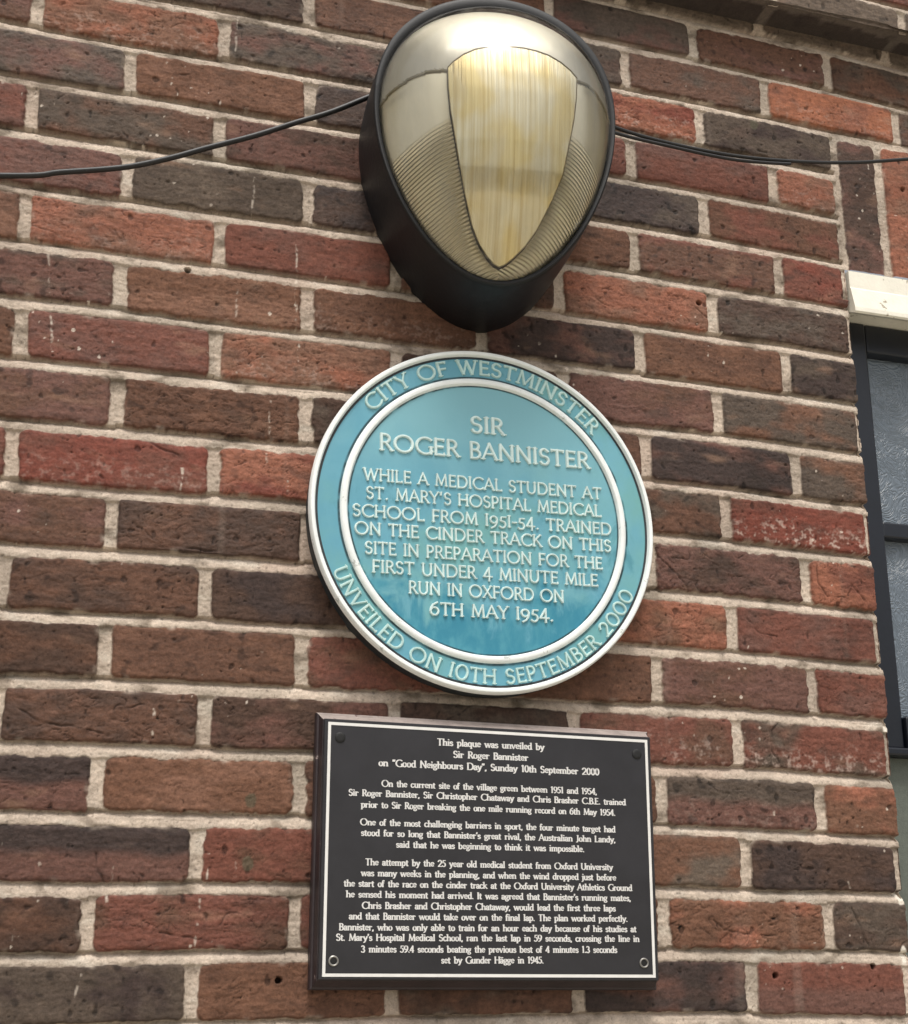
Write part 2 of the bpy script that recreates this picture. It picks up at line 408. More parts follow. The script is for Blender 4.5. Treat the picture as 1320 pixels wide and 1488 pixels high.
    # ---- mortar
    bed = np.abs(pz) > np.abs(z1) - .002
    jt = RP - (z1 - z0)
    du = np.where(pz < 0, (z0 - pz), jt - (pz - z1)) / jt
    slope = np.where(sold, .5, np.clip(du, 0, 1))
    rec = np.where(bed, .0010 + .0080 * (1 - slope) ** 2.4, .0032)
    patchy = noise(X * 4, Z * 7, 28)
    hm = -rec * (1.05 - .35 * patchy) - .0006 + .0011 * fbm(X * 60, Z * 80, 29, 4) + .0009 * fbm(X * 240, Z * 240, 30, 2)
    mc = lin((201, 184, 167)) * (1 + .26 * fbm(X * 9, Z * 14, 31, 4) + .26 * fbm(X * 90, Z * 90, 32, 3))[..., None]
    pink = sst(.0, .6, fbm(X * 6, Z * 9, 33, 2))
    mc = mc + (lin((192, 168, 152)) - mc) * (pink * .5)[..., None]
    grey = sst(.0, .5, fbm(X * 5 + 3, Z * 8, 56, 3))
    mc = mc + (lin((158, 147, 132)) - mc) * (grey * .6)[..., None]
    grime = sst(.08, .5, fbm(X * 20, Z * 34, 34, 4))
    mc = mc + (lin((112, 99, 84)) - mc) * (grime * .8)[..., None]
    pale = sst(.15, .55, fbm(X * 15 + 9, Z * 40, 57, 3))
    mc = mc + (lin((218, 206, 190)) - mc) * (pale * .6)[..., None]
    spk = sst(.5, .75, noise(X * 230, Z * 230, 35))
    mc = mc * (.86 - .38 * spk)[..., None]
    # brick smears of mortar
    sm = sst(.35, .75, noise(X * 45, Z * 45, 36)) * sst(-.006, .001, dd) * .55
    col = col + (mc - col) * np.clip(sm, 0, 1)[..., None]
    h = hm + (hb - hm) * m
    c = mc + (col - mc) * m[..., None]
    # ---- paint runs, drilled holes, plugs
    white = np.zeros(X.shape)
    for i, ((ax0, az0), (ax1, az1)) in enumerate(DRIPS):
        if X.max() < ax0 - .02 or X.min() > ax0 + .02: continue
        t = np.clip((Z - az1) / (az0 - az1), 0, 1)
        xc = ax1 + (ax0 - ax1) * t + .0012 * noise(Z * 60, Z * 0 + i, 37)
        wd = .0011 + .0009 * noise(Z * 110, Z * 0 + i * 3, 38)
        on = (Z < az0) & (Z > az1)
        white = np.maximum(white, on * sst(wd + .0008, wd - .0007, np.abs(X - xc)) * sst(-.2, .45, noise(Z * 70 + i * 7, X * 20, 39) + .6 * noise(Z * 230, X * 300 + i, 47)) * (.45 + .4 * ((i * 37) % 10) / 10))
    fl = sst(.70, .78, noise(X * 130, Z * 130, 40)) * sst(.25, .5, noise(X * 7, Z * 7, 42))
    white = np.maximum(white, fl * .8)
    c = c + (lin((214, 200, 184)) - c) * (white * .9)[..., None]
    wob = .0016 * noise(X * 90, Z * 90, 52); wob2 = .0016 * noise(X * 90, Z * 90, 53)
    for fo in FOLDS:
        if X.max() < min(p_[0] for p_ in fo) or X.min() > max(p_[0] for p_ in fo): continue
        bx = (X > min(p_[0] for p_ in fo) - .01) & (X < max(p_[0] for p_ in fo) + .01) & (Z > min(p_[1] for p_ in fo) - .01) & (Z < max(p_[1] for p_ in fo) + .01)
        if not bx.any(): continue
        xx = (X + wob)[bx]; zz = (Z + wob2)[bx]; best = np.full(xx.shape, 1.0)
        for (xa, za), (xb, zb_) in zip(fo[:-1], fo[1:]):
            t = np.clip(((xx - xa) * (xb - xa) + (zz - za) * (zb_ - za)) / ((xb - xa) ** 2 + (zb_ - za) ** 2), 0, 1)
            best = np.minimum(best, np.hypot(xx - xa - t * (xb - xa), zz - za - t * (zb_ - za)))
        g_ = sst(.0017, .0003, best) * m[bx]
        g_ = g_ * sst(-.5, .2, noise(xx * 60, zz * 60, 55)); h[bx] = h[bx] - .0014 * g_; c[bx] = c[bx] * (1 - .45 * g_)[..., None]
    for sx0, sz0, rx0, rz0 in SPLASH:
        q = np.hypot((X - sx0) / rx0, (Z - sz0) / rz0) + .5 * noise(X * 120, Z * 120, 54); t = sst(1.0, .7, q); c = c + (lin((226, 218, 204)) - c) * (t * .9)[..., None]
    for hx0, hz0 in HOLES:
        q = np.hypot(X - hx0, (Z - hz0)); t = sst(.0042, .0028, q); h = h - .010 * t; c = c * (1 - .8 * t)[..., None]
    for hx0, hz0 in PLUGS:
        q = np.hypot(X - hx0, (Z - hz0) * .8) + .001 * noise(X * 200, Z * 200, 43); t = sst(.0075, .0055, q) * .7; c = c + (lin((84, 80, 64)) - c) * t[..., None]
    city = sst(.10, .62, fbm(X * 3.1 + 4, Z * 2.3, 61, 4) + .25 * noise(X * 26, Z * 10, 62))
    c = c * (1 - .30 * city)[..., None]
    wash = sst(.25, .62, fbm(X * 26, Z * 2.2, 63, 3)) * sst(-.1, .4, noise(X * 3, Z * 4, 64))
    c = c + (lin((176, 160, 146)) - c) * (.16 * wash)[..., None]
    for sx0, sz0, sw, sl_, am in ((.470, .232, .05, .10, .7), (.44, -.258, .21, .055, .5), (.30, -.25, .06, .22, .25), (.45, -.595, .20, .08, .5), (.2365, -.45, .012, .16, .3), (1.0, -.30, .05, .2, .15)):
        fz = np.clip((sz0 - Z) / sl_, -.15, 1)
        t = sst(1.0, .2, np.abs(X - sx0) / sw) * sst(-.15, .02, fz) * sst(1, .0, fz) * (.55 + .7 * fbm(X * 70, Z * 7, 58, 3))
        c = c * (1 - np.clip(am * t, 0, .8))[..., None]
    ro = .90 - .16 * m * sst(.0, .8, hsh(R, k, 16)) - .25 * white
    return h, np.clip(c, .004, .9), ro

def field_sheet(name, x0, x1, z0, z1, step, parent, off=0.0, hole=None):
    nx = max(2, int(round((x1 - x0) / step)) + 1); nz = max(2, int(round((z1 - z0) / step)) + 1)
    xs = np.linspace(x0, x1, nx); zs = np.linspace(z0, z1, nz)
    X, Z = np.meshgrid(xs, zs)
    h, c, ro = brick_field(X, Z)
    V = np.stack([X, -(h + off), Z + Z0], -1).reshape(-1, 3)
    idx = np.arange(nx * nz).reshape(nz, nx)
    F = np.stack([idx[:-1, :-1], idx[:-1, 1:], idx[1:, 1:], idx[1:, :-1]], -1).reshape(-1, 4)
    if hole is not None:
        cx = (X[:-1, :-1] + step / 2).ravel(); cz = (Z[:-1, :-1] + step / 2).ravel()
        F = F[~hole(cx, cz)]
        used = np.zeros(len(V), bool); used[F.ravel()] = True
        re = np.cumsum(used) - 1
        V = V[used]; F = re[F]; c = c.reshape(-1, 3)[used]; ro = ro.ravel()[used]
    return V, F, c.reshape(-1, 3), ro.ravel()
def join(parts):
    V, F, C_, Rr = [], [], [], []; n = 0
    for v_, f_, c_, r_ in parts:
        V.append(v_); F.append(f_ + n); C_.append(c_); Rr.append(r_); n += len(v_)
    return np.concatenate(V), np.concatenate(F), np.concatenate(C_), np.concatenate(Rr)

OPEN_X1 = EDGE + .985
WIN_BOT = -1.05
def opening(cx, cz):
    e = EDGE + .0015 * noise(cz * 45, cz * 0 + 3, 50) + .0012 * noise(cz * 13, cz * 0, 51)
    return (cx > e) & (cx < OPEN_X1) & (cz < SOLD_BOT - .001) & (cz > WIN_BOT)

mas = mat_masonry()
house = thing('brick_building', 'weathered red and purple brown brick building wall with pale mortar and a dark framed window', 'building', (0, 0, 0))
COURSE_Z = 0.7905
FINE = 0.0012
sheets = [field_sheet('w', -.22, 1.21, -.69, COURSE_Z + .02, FINE, house, hole=opening),
          field_sheet('w', -1.6, -.22, -Z0, COURSE_Z + .02, .006, house),
          field_sheet('w', -.22, 1.21, -Z0, -.69, .006, house, hole=opening),
          field_sheet('w', 1.21, 3.4, -Z0, COURSE_Z + .02, .006, house, hole=opening)]
V, F, C_, Rr = join(sheets)
link_mesh('brickwork', V, F, mas, house, True, {'tint': C_, 'rough': Rr})
# reveals of the window opening (returning into the wall)
def reveal(side_x):
    zs = np.arange(WIN_BOT, SOLD_BOT, .004); ys = np.linspace(0.0, .075, 14)
    Zr, Yr = np.meshgrid(zs, ys, indexing='ij')
    h, c, ro = brick_field(np.full(Zr.shape, EDGE - .03) - Yr * .4, Zr)
    Vv = np.stack([np.full(Zr.shape, side_x) + (h * .6 - .0008 if side_x < 1.5 else -h * .6 + .0008), Yr + .0028, Zr + Z0], -1).reshape(-1, 3)
    i = np.arange(Zr.size).reshape(Zr.shape)
    Ff = np.stack([i[:-1, :-1], i[:-1, 1:], i[1:, 1:], i[1:, :-1]], -1).reshape(-1, 4)
    return Vv, Ff, c.reshape(-1, 3), ro.ravel()
for sx_ in (EDGE, OPEN_X1):
    V, F, C_, Rr = reveal(sx_)
    link_mesh('window_reveal', V, F, mas, house, True, {'tint': C_, 'rough': Rr})
# projecting string course with its soffit
SD = 0.041
def soffit():
    xs = np.arange(-1.6, 3.4, .004); ys = np.linspace(-.002, SD + .003, 12)
    Xs, Ys = np.meshgrid(xs, ys)
    h, c, ro = brick_field(Xs, np.full(Xs.shape, COURSE_Z + .038) + (Ys - SD / 2) * .6)
    Vv = np.stack([Xs, -Ys, np.full(Xs.shape, COURSE_Z + Z0) - h * .5 + .0015], -1).reshape(-1, 3)
    i = np.arange(Xs.size).reshape(Xs.shape)
    return Vv, np.stack([i[:-1, :-1], i[1:, :-1], i[1:, 1:], i[:-1, 1:]], -1).reshape(-1, 4), c.reshape(-1, 3) * .22 + np.array([.030, .024, .023]), ro.ravel()  # underside shade is put into the colour of these bricks
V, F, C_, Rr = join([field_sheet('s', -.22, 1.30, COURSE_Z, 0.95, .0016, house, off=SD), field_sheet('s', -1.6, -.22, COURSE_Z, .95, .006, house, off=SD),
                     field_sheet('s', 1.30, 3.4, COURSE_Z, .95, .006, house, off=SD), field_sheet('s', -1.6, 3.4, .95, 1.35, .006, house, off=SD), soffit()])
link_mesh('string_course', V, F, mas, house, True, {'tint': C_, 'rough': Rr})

# ------------------------------------------------------------------ lintel and window (parts of the building)
m_white = mat_paint('old_white_paint', (236, 231, 216), .5, .08, 40, .3, fleck=(150, 138, 112), fleck_t=.63, fleck_scale=28)
m_navy = mat_paint('navy_metal', (18, 22, 31), .35, .15, 30, .12)
b = MB()
zt = SOLD_BOT - .004 + Z0; zb = .333 + Z0; zc = LINT_BOT + Z0
b.prism([(.074, zt), (-.001, zt), (-.001, zt - .026), (-.0025, zt - .029), (-.0085, zb + .006), (-.0085, zb + .0), (-.006, zb - .002), (.020, zc), (.074, zc)], EDGE + .0035, OPEN_X1 - .003)
b.build('lintel', m_white, house)['label'] = 'white painted lintel over the window'
win = MB(); WY = .040
zh = LINT_BOT + Z0 - .001
x0, x1 = EDGE + .004, OPEN_X1 - .004
def bar(B, xa, xb, za, zb_, ya, yb, bev=.003): B.box(xa, xb, ya, yb, za, zb_, bev)
fr = MB()
RB = -.2915 + Z0
bar(fr, x0, x0 + .050, RB, zh, WY, WY + .05)
bar(fr, x1 - .050, x1, RB, zh, WY, WY + .05)
xm = (x0 + x1) / 2
bar(fr, xm - .022, xm + .022, RB + .046, zh - .046, WY + .002, WY + .05)
bar(fr, x0 + .0505, x1 - .0505, zh - .045, zh, WY + .001, WY + .05)
bar(fr, x0 + .0505, x1 - .0505, -.2915 + Z0, -.2465 + Z0, WY - .006, WY + .05)
bar(fr, x0, x1, RB - .012, RB - .0005, WY - .016, WY + .05)
for xa, xb in ((x0 + .0505, xm - .0225), (xm + .0225, x1 - .0505)):
    bar(fr, xa, xb, .014 + Z0, .038 + Z0, WY + .004, WY + .05)
wf = fr.build('window_frame', m_navy, house)
def mat_glass(name, c, bstr, sc):
    m, n, L, bs = new_mat(name)
    v = coords(n, L)
    a = N(n, 'ShaderNodeTexNoise', Scale=sc, Detail=2.0, Distortion=2.5); L.new(v, a.inputs['Vector'])
    wv = N(n, 'ShaderNodeMath', operation='MULTIPLY'); wv.inputs[1].default_value = 70; L.new(a.outputs[0], wv.inputs[0])
    si = N(n, 'ShaderNodeMath', operation='SINE'); L.new(wv.outputs[0], si.inputs[0])
    bump(n, L, bs, si.outputs[0], bstr, .0012)
    bs.inputs['Base Color'].default_value = (*lin(c), 1); bs.inputs['Roughness'].default_value = .3
    bs.inputs['Specular IOR Level'].default_value = .6
    bs.inputs['Coat Weight'].default_value = .15; bs.inputs['Coat Roughness'].default_value = .05
    return m
m_gl = mat_glass('patterned_glass', (102, 112, 122), .42, 20)
for xa, xb in ((x0 + .0495, xm - .0215), (xm + .0215, x1 - .0495)):
    for za, zb_, mm in ((.037, LINT_BOT - .045, m_gl), (-.2475, .015, m_gl)):
        p = MB(); p.box(xa, xb, WY + .018, WY + .024, za + Z0, zb_ + Z0); p.build('pane', mm, wf)
m_sp = mat_paint('grey_green_panel', (96, 102, 94), .7, .16, 90, .5)
sp_ = MB(); sp_.box(x0, x1, WY + .004, WY + .03, WIN_BOT + Z0 + .001, RB - .0125); sp_.build('spandrel_panel', m_sp, house)['label'] = 'grey green panel below the window frame'
sl = MB(); sl.prism([(.075, WIN_BOT + Z0 + .001), (-.03, WIN_BOT + Z0 - .012), (-.03, WIN_BOT + Z0 - .06), (-.002, WIN_BOT + Z0 - .06), (-.001, WIN_BOT + Z0 - .015), (.075, WIN_BOT + Z0 - .014)], EDGE - .03, OPEN_X1 + .03)
sl.build('window_sill', m_white, house)

# ------------------------------------------------------------------ wall lamp
LC = np.array([.442, 0, .423 + Z0])
LW, LH, LK, LM = .1434, .1866, .2109, .0204
yaw, pit = -.1396, .0364
cyw, syw, cp, sp = math.cos(yaw), math.sin(yaw), math.cos(pit), math.sin(pit)
RL = np.array([[cyw, -syw, 0], [syw, cyw, 0], [0, 0, 1]]) @ np.array([[1, 0, 0], [0, cp, -sp], [0, sp, cp]])
LO = np.array([.4389, -.11, .4206 + Z0])
def lw(a, dep, bb): return np.stack([a, -dep + 0 * a, bb + 0 * a], -1) @ RL.T + LO
NT = 240
th = np.linspace(0, 2 * math.pi, NT, endpoint=False)
def egg(t, W=LW, H=LH):
    s = np.cos(t); return W * np.sin(t) * (1 + LK * s + LM * s * s), H * s
def offset(a, bb, dd):
    ta = np.roll(a, -1) - np.roll(a, 1); tb_ = np.roll(bb, -1) - np.roll(bb, 1); l = np.hypot(ta, tb_)
    return a - dd * tb_ / l * 1.0, bb + dd * ta / l
ea, eb = egg(th)
oa, ob = offset(ea, eb, .01)
if np.abs(oa).max() < np.abs(ea).max(): sgn = -1
else: sgn = 1
def rimc(dd): return offset(ea, eb, sgn * dd * (1 + 1.9 * np.clip(np.cos(th), 0, 1) ** 2 * (dd > .004)))
lamp = thing('wall_lamp', 'black egg shaped bulkhead wall lamp with a ribbed golden lens, fixed above the round plaque', 'lamp', tuple(LC))
m_black = mat_paint('lamp_black', (19, 20, 24), .5, .3, 25, .35, fleck=(48, 47, 46), fleck_t=.66, fleck_scale=22)
m_gasket = mat_paint('lamp_gasket', (13, 13, 15), .6, .2, 40, .15)
rings = []
wa, wb = egg(th, .150, .197)
wall_ring = np.stack([LC[0] + wa, 0 * wa + .004, LC[2] + wb], -1)
ra, rb = rimc(.0056)
front = lw(ra, np.zeros(NT), rb)
for t in np.linspace(0, 1, 22):
    p = wall_ring * (1 - t) + front * t
    cen = p.mean(0); sc_ = 1 + .012 * math.sin(t * math.pi) 
    q = cen + (p - cen) * np.array([sc_, 1, sc_]); rings.append(q)
V = np.concatenate(rings); nr = len(rings)
F = [(i * NT + j, i * NT + (j + 1) % NT, (i + 1) * NT + (j + 1) % NT, (i + 1) * NT + j) for i in range(nr - 1) for j in range(NT)]
mb = MB(); mb.add([tuple(p) for p in V], F); mb.build('housing', m_black, lamp, True, loc=LC)
mb = MB(); prof = [(.0057, -.004), (.0061, .001), (.0054, .0040), (.0041, .0052), (.0015, .0050), (-.001, .003), (-.002, -.004)]
rr_ = []
for dd, dep in prof:
    a_, b_ = rimc(dd); rr_.append(lw(a_, np.full(NT, dep), b_))
mb.add([tuple(p) for p in np.concatenate(rr_)], [(i * NT + j, i * NT + (j + 1) % NT, (i + 1) * NT + (j + 1) % NT, (i + 1) * NT + j) for i in range(len(prof) - 1) for j in range(NT)])
mb.build('rim', m_gasket, lamp, True, loc=LC)
# lens: domed side wings and an inner shield shaped panel
half = [(0, .0895), (.015, .089), (.03, .0865), (.045, .082), (.06, .0735), (.072, .063), (.0790, .054), (.0780, .028), (.0750, .0), (.0690, -.033), (.0625, -.066), (.0530, -.0965), (.040, -.1290), (.028, -.148), (.016, -.161), (.007, -.1685), (0, -.1712)]
DB = [(-.19, .006), (-.1712, .0085), (-.161, .0125), (-.148, .018), (-.129, .026), (-.0965, .037), (-.066, .0445), (-.033, .0505), (.0, .055), (.028, .058), (.054, .0592), (.0895, .0592)]
PSH = .010                       # the shield sits a little towards the right of the dome
dep_at = lambda b_: np.interp(b_, [q[0] for q in DB], [q[1] for q in DB])
poly = np.array(half + [(-a_, b_) for a_, b_ in half[-2:0:-1]])
CP = np.array([0, -.03])
# resample the panel outline at the same bearings as the rim
def ray_outline(poly, ang):
    out = []
    P = poly - CP; Q = np.roll(P, -1, 0)
    for g_ in ang:
        dx, dy = math.sin(g_), math.cos(g_)
        best = None
        den = dx * (Q[:, 1] - P[:, 1]) - dy * (Q[:, 0] - P[:, 0])
        with np.errstate(all='ignore'):
            t_ = (P[:, 0] * (Q[:, 1] - P[:, 1]) - P[:, 1] * (Q[:, 0] - P[:, 0])) / den
            u_ = (P[:, 0] * dy - P[:, 1] * dx) / den
        ok = (np.abs(den) > 1e-12) & (t_ > 0) & (u_ >= -1e-6) & (u_ <= 1 + 1e-6)
        out.append(CP + t_[ok].max() * np.array([dx, dy]))
    return np.array(out)
ang = np.arctan2(ea - CP[0], eb - CP[1])
po = ray_outline(poly, ang)
po[:, 0] += PSH * np.clip((po[:, 1] + .17) / .1, 0, 1)
NS = 36
Vl, la, lb = [], [], []
for t in np.linspace(0, 1, NS):
    a_ = ea + (po[:, 0] - ea) * t; b_ = eb + (po[:, 1] - eb) * t
    dpe = (dep_at(po[:, 1]) - .004) * np.sin(t * math.pi / 2) ** .85 - .003
    Vl.append(lw(a_, dpe, b_)); la.append(a_); lb.append(b_ + .55 * np.abs(a_) - .03)
Vl = np.concatenate(Vl); la = np.concatenate(la); lb = np.concatenate(lb)
Fl = np.array([(i * NT + (j + 1) % NT, i * NT + j, (i + 1) * NT + j, (i + 1) * NT + (j + 1) % NT) for i in range(NS - 1) for j in range(NT)])

def mat_lens(name, c, flutes, metal=.5):
    m, n, L, bs = new_mat(name)
    a = N(n, 'ShaderNodeAttribute', attribute_name='across'); b_ = N(n, 'ShaderNodeAttribute', attribute_name='along')
    cv = n.new('ShaderNodeCombineXYZ'); L.new(a.outputs['Fac'], cv.inputs[0]); L.new(b_.outputs['Fac'], cv.inputs[1])
    mp = n.new('ShaderNodeMapping'); L.new(cv.outputs[0], mp.inputs['Vector'])
    bs.inputs['Base Color'].default_value = (*lin(c), 1); bs.inputs['Metallic'].default_value = metal
    if flutes:
        mp.inputs['Scale'].default_value = (210, 3, 1)
        nz = N(n, 'ShaderNodeTexNoise', Scale=1.0, Detail=2.0, Roughness=.6); L.new(mp.outputs[0], nz.inputs['Vector'])
        cr_ = N(n, 'ShaderNodeMapRange'); cr_.inputs['From Min'].default_value = .36; cr_.inputs['From Max'].default_value = .62; L.new(nz.outputs[0], cr_.inputs['Value'])
        cm_ = N(n, 'ShaderNodeMix', data_type='RGBA'); L.new(cr_.outputs[0], cm_.inputs[0]); cm_.inputs[6].default_value = (*lin((226, 210, 164)), 1); cm_.inputs[7].default_value = (*lin((252, 243, 208)), 1)
        lf_ = N(n, 'ShaderNodeMapping'); lf_.inputs['Scale'].default_value = (22, 13, 1); L.new(cv.outputs[0], lf_.inputs['Vector'])
        ln_ = N(n, 'ShaderNodeTexNoise', Scale=1.0, Detail=2.0, Distortion=.4); L.new(lf_.outputs[0], ln_.inputs['Vector'])
        lr_ = N(n, 'ShaderNodeMapRange', interpolation_type='SMOOTHSTEP'); lr_.inputs['From Min'].default_value = .4; lr_.inputs['From Max'].default_value = .62; L.new(ln_.outputs[0], lr_.inputs['Value'])
        lm_ = N(n, 'ShaderNodeMix', data_type='RGBA', blend_type='MULTIPLY'); lm_.inputs[0].default_value = 1; L.new(cm_.outputs[2], lm_.inputs[6])
        lc_ = N(n, 'ShaderNodeMix', data_type='RGBA'); L.new(lr_.outputs[0], lc_.inputs[0]); lc_.inputs[6].default_value = (.97, .97, 1.0, 1); lc_.inputs[7].default_value = (.93, .84, .60, 1); L.new(lc_.outputs[2], lm_.inputs[7])
        L.new(lm_.outputs[2], bs.inputs['Base Color'])
        bump(n, L, bs, nz.outputs[0], .32, .004)
        bs.inputs['Roughness'].default_value = .17
    else:
        nz = N(n, 'ShaderNodeTexNoise', Scale=9.0, Detail=2.0); L.new(cv.outputs[0], nz.inputs['Vector'])
        ad = N(n, 'ShaderNodeMath', operation='MULTIPLY_ADD'); L.new(nz.outputs[0], ad.inputs[0]); ad.inputs[1].default_value = .012; L.new(b_.outputs['Fac'], ad.inputs[2])
        mu = N(n, 'ShaderNodeMath', operation='MULTIPLY'); mu.inputs[1].default_value = 2 * math.pi / .0052; L.new(ad.outputs[0], mu.inputs[0])
        si = N(n, 'ShaderNodeMath', operation='SINE'); L.new(mu.outputs[0], si.inputs[0])
        ms = N(n, 'ShaderNodeMapRange'); ms.inputs['From Min'].default_value = .005; ms.inputs['From Max'].default_value = -.02; L.new(b_.outputs['Fac'], ms.inputs['Value'])
        pr_ = N(n, 'ShaderNodeMath', operation='MULTIPLY'); L.new(si.outputs[0], pr_.inputs[0]); L.new(ms.outputs[0], pr_.inputs[1])
        bump(n, L, bs, pr_.outputs[0], .65, .0012)
        bs.inputs['Roughness'].default_value = .30
    bs.inputs['Coat Weight'].default_value = .5 if flutes else .22; bs.inputs['Coat Roughness'].default_value = .05
    return m
m_lens = mat_lens('lens_ribbed', (246, 236, 208), False, .72)
m_panel = mat_lens('lens_fluted', (236, 224, 184), True, .62)
# the brow: the smooth band above an arc that carries on from the top of the panel
bear = np.abs(np.arctan2(np.sin(th), np.cos(th)))
ic = int(np.argmin(np.hypot(po[:, 0] - .0790 - PSH, po[:, 1] - .054)))
bc = bear[ic]
fi, fj = np.divmod(np.arange(len(Fl)), NT)
tt = (fi + .5) / (NS - 1); line = 1.38 + (bc - 1.38) * tt ** .8
brow = bear[fj] < line
m_brow = mat_lens('lens_brow', (226, 221, 206), False, .35)
m_brow.node_tree.nodes['Principled BSDF'].inputs['Roughness'].default_value = .42
for l_ in list(m_brow.node_tree.links):
    if l_.to_socket.name == 'Normal': m_brow.node_tree.links.remove(l_)
link_mesh('reflector', Vl, Fl[~brow], m_lens, lamp, True, {'across': la, 'along': lb}, loc=LC)
for s_ in (1, -1):
    q_ = np.linspace(0, 1, 40); an_ = 1.38 + (bc - 1.38) * q_ ** .8; an_ = an_ if s_ > 0 else 2 * math.pi - an_
    fe = lambda arr, a_: np.interp(a_, np.append(th, 2 * math.pi), np.append(arr, arr[0]))
    pe = np.stack([fe(Vl.reshape(NS, NT, 3)[int(round(qq * (NS - 1)))][:, c_], aa) for qq, aa in zip(q_, an_) for c_ in range(3)]).reshape(-1, 3)
    sb = MB(); sb.tube([tuple(p_ + RL @ np.array([0, -.0009, 0])) for p_ in pe], .0017, 8); sb.build('brow_seam', mat_paint('brow_edge', (172, 164, 140), .4, .1, 40, .05), lamp, True, loc=LC)
cb = np.repeat(lw(np.zeros(1), np.zeros(1), np.zeros(1)), len(Vl), 0)
out_ = RL @ np.array([0, -1, 0])
link_mesh('lens_brow', Vl + out_ * .0007, Fl[brow], m_brow, lamp, True, {'across': la, 'along': lb}, loc=LC)
# clear moulded cover over the reflector
m_cov = bpy.data.materials.new('clear_cover'); m_cov.use_nodes = True
n_ = m_cov.node_tree.nodes; L_ = m_cov.node_tree.links; n_.clear()
tr = n_.new('ShaderNodeBsdfTransparent'); tr.inputs[0].default_value = (.95, .945, .92, 1)
gs = n_.new('ShaderNodeBsdfGlossy'); gs.inputs['Roughness'].default_value = .14
df = n_.new('ShaderNodeBsdfDiffuse'); df.inputs[0].default_value = (.55, .52, .44, 1)
fz_ = n_.new('ShaderNodeFresnel'); fz_.inputs['IOR'].default_value = 1.5
tcx = n_.new('ShaderNodeTexCoord'); mpx = n_.new('ShaderNodeMapping'); mpx.inputs['Scale'].default_value = (1, 1, .25); L_.new(tcx.outputs['Object'], mpx.inputs['Vector'])
dn = n_.new('ShaderNodeTexNoise'); dn.inputs['Scale'].default_value = 45; dn.inputs['Detail'].default_value = 6; L_.new(mpx.outputs[0], dn.inputs['Vector'])
dr = n_.new('ShaderNodeMapRange'); dr.inputs['From Min'].default_value = .45; dr.inputs['From Max'].default_value = .8; dr.inputs['To Min'].default_value = .02; dr.inputs['To Max'].default_value = .2; L_.new(dn.outputs[0], dr.inputs['Value'])
m1 = n_.new('ShaderNodeMixShader'); L_.new(dr.outputs[0], m1.inputs[0]); L_.new(tr.outputs[0], m1.inputs[1]); L_.new(df.outputs[0], m1.inputs[2])
m2 = n_.new('ShaderNodeMixShader'); L_.new(fz_.outputs[0], m2.inputs[0]); L_.new(m1.outputs[0], m2.inputs[1]); L_.new(gs.outputs[0], m2.inputs[2])
oo = n_.new('ShaderNodeOutputMaterial'); L_.new(m2.outputs[0], oo.inputs['Surface'])
Vc = []
for t in np.linspace(0, 1, 34):
    a_ = ea * (1 - t) + PSH * .5 * t; b_ = eb * (1 - t) + .03 * t
    Vc.append(lw(a_, .0015 + .0945 * np.full(NT, math.sin(t * math.pi / 2) ** .72), b_))
Vc = np.concatenate(Vc)
Fc = np.array([(i * NT + (j + 1) % NT, i * NT + j, (i + 1) * NT + j, (i + 1) * NT + (j + 1) % NT) for i in range(33) for j in range(NT)])
link_mesh('lens', Vc, Fc, m_cov, lamp, True, loc=LC)
Vp, pa, pb = [], [], []
for t in np.linspace(1, 0, 30):
    a_ = CP[0] + (po[:, 0] - CP[0]) * t; b_ = CP[1] + (po[:, 1] - CP[1]) * t
    wloc = np.interp(b_, poly[len(half) - 1::-1, 1] if False else np.array(half)[::-1, 1], np.array(half)[::-1, 0])
    bul = .007 * (1 - t ** 2)
    Vp.append(lw(a_, dep_at(b_) + bul, b_)); pa.append(a_); pb.append(b_)
Vp = np.concatenate(Vp); pa = np.concatenate(pa); pb = np.concatenate(pb)
Fp = np.array([(i * NT + (j + 1) % NT, i * NT + j, (i + 1) * NT + j, (i + 1) * NT + (j + 1) % NT) for i in range(29) for j in range(NT)])
link_mesh('lens_panel', Vp, Fp, m_panel, lamp, True, {'across': pa, 'along': pb}, loc=LC)
# thin dark seam round the panel
sm = MB(); ep = lw(po[:, 0], dep_at(po[:, 1]) + .0004, po[:, 1]); sm.tube([tuple(p) for p in ep] + [tuple(ep[0])], .0006, 6)
m_seam = mat_paint('lens_seam', (158, 142, 104), .4, .1, 40, .05)
sm.build('panel_seam', m_seam, lamp, True, loc=LC)

# ------------------------------------------------------------------ cables slung along the wall
m_cable = mat_paint('cable_black', (25, 24, 25), .5, .2, 60, .1)
def spline(pts, n=10):
    P = [Vector(p) for p in pts]; P = [P[0] * 2 - P[1]] + P + [P[-1] * 2 - P[-2]]; out = []
    for i in range(1, len(P) - 2):
        for s in range(n):
            t = s / n; a, b_, c, d_ = P[i - 1], P[i], P[i + 1], P[i + 2]
            out.append(.5 * ((2 * b_) + (c - a) * t + (2 * a - 5 * b_ + 4 * c - d_) * t * t + (3 * b_ - a - 3 * c + d_) * t ** 3))
    out.append(P[-2]); return out
def cable(pts, rad, label):
    m_ = MB(); base = pts[0]
    m_.tube(spline([(x, y, z + Z0) for x, y, z in pts]), rad, 10)
    o = m_.build('cable', m_cable, None, True, loc=(base[0], base[1], base[2] + Z0))
    o.location = (base[0], base[1], base[2] + Z0); o['label'] = label; o['category'] = 'cable'; return o
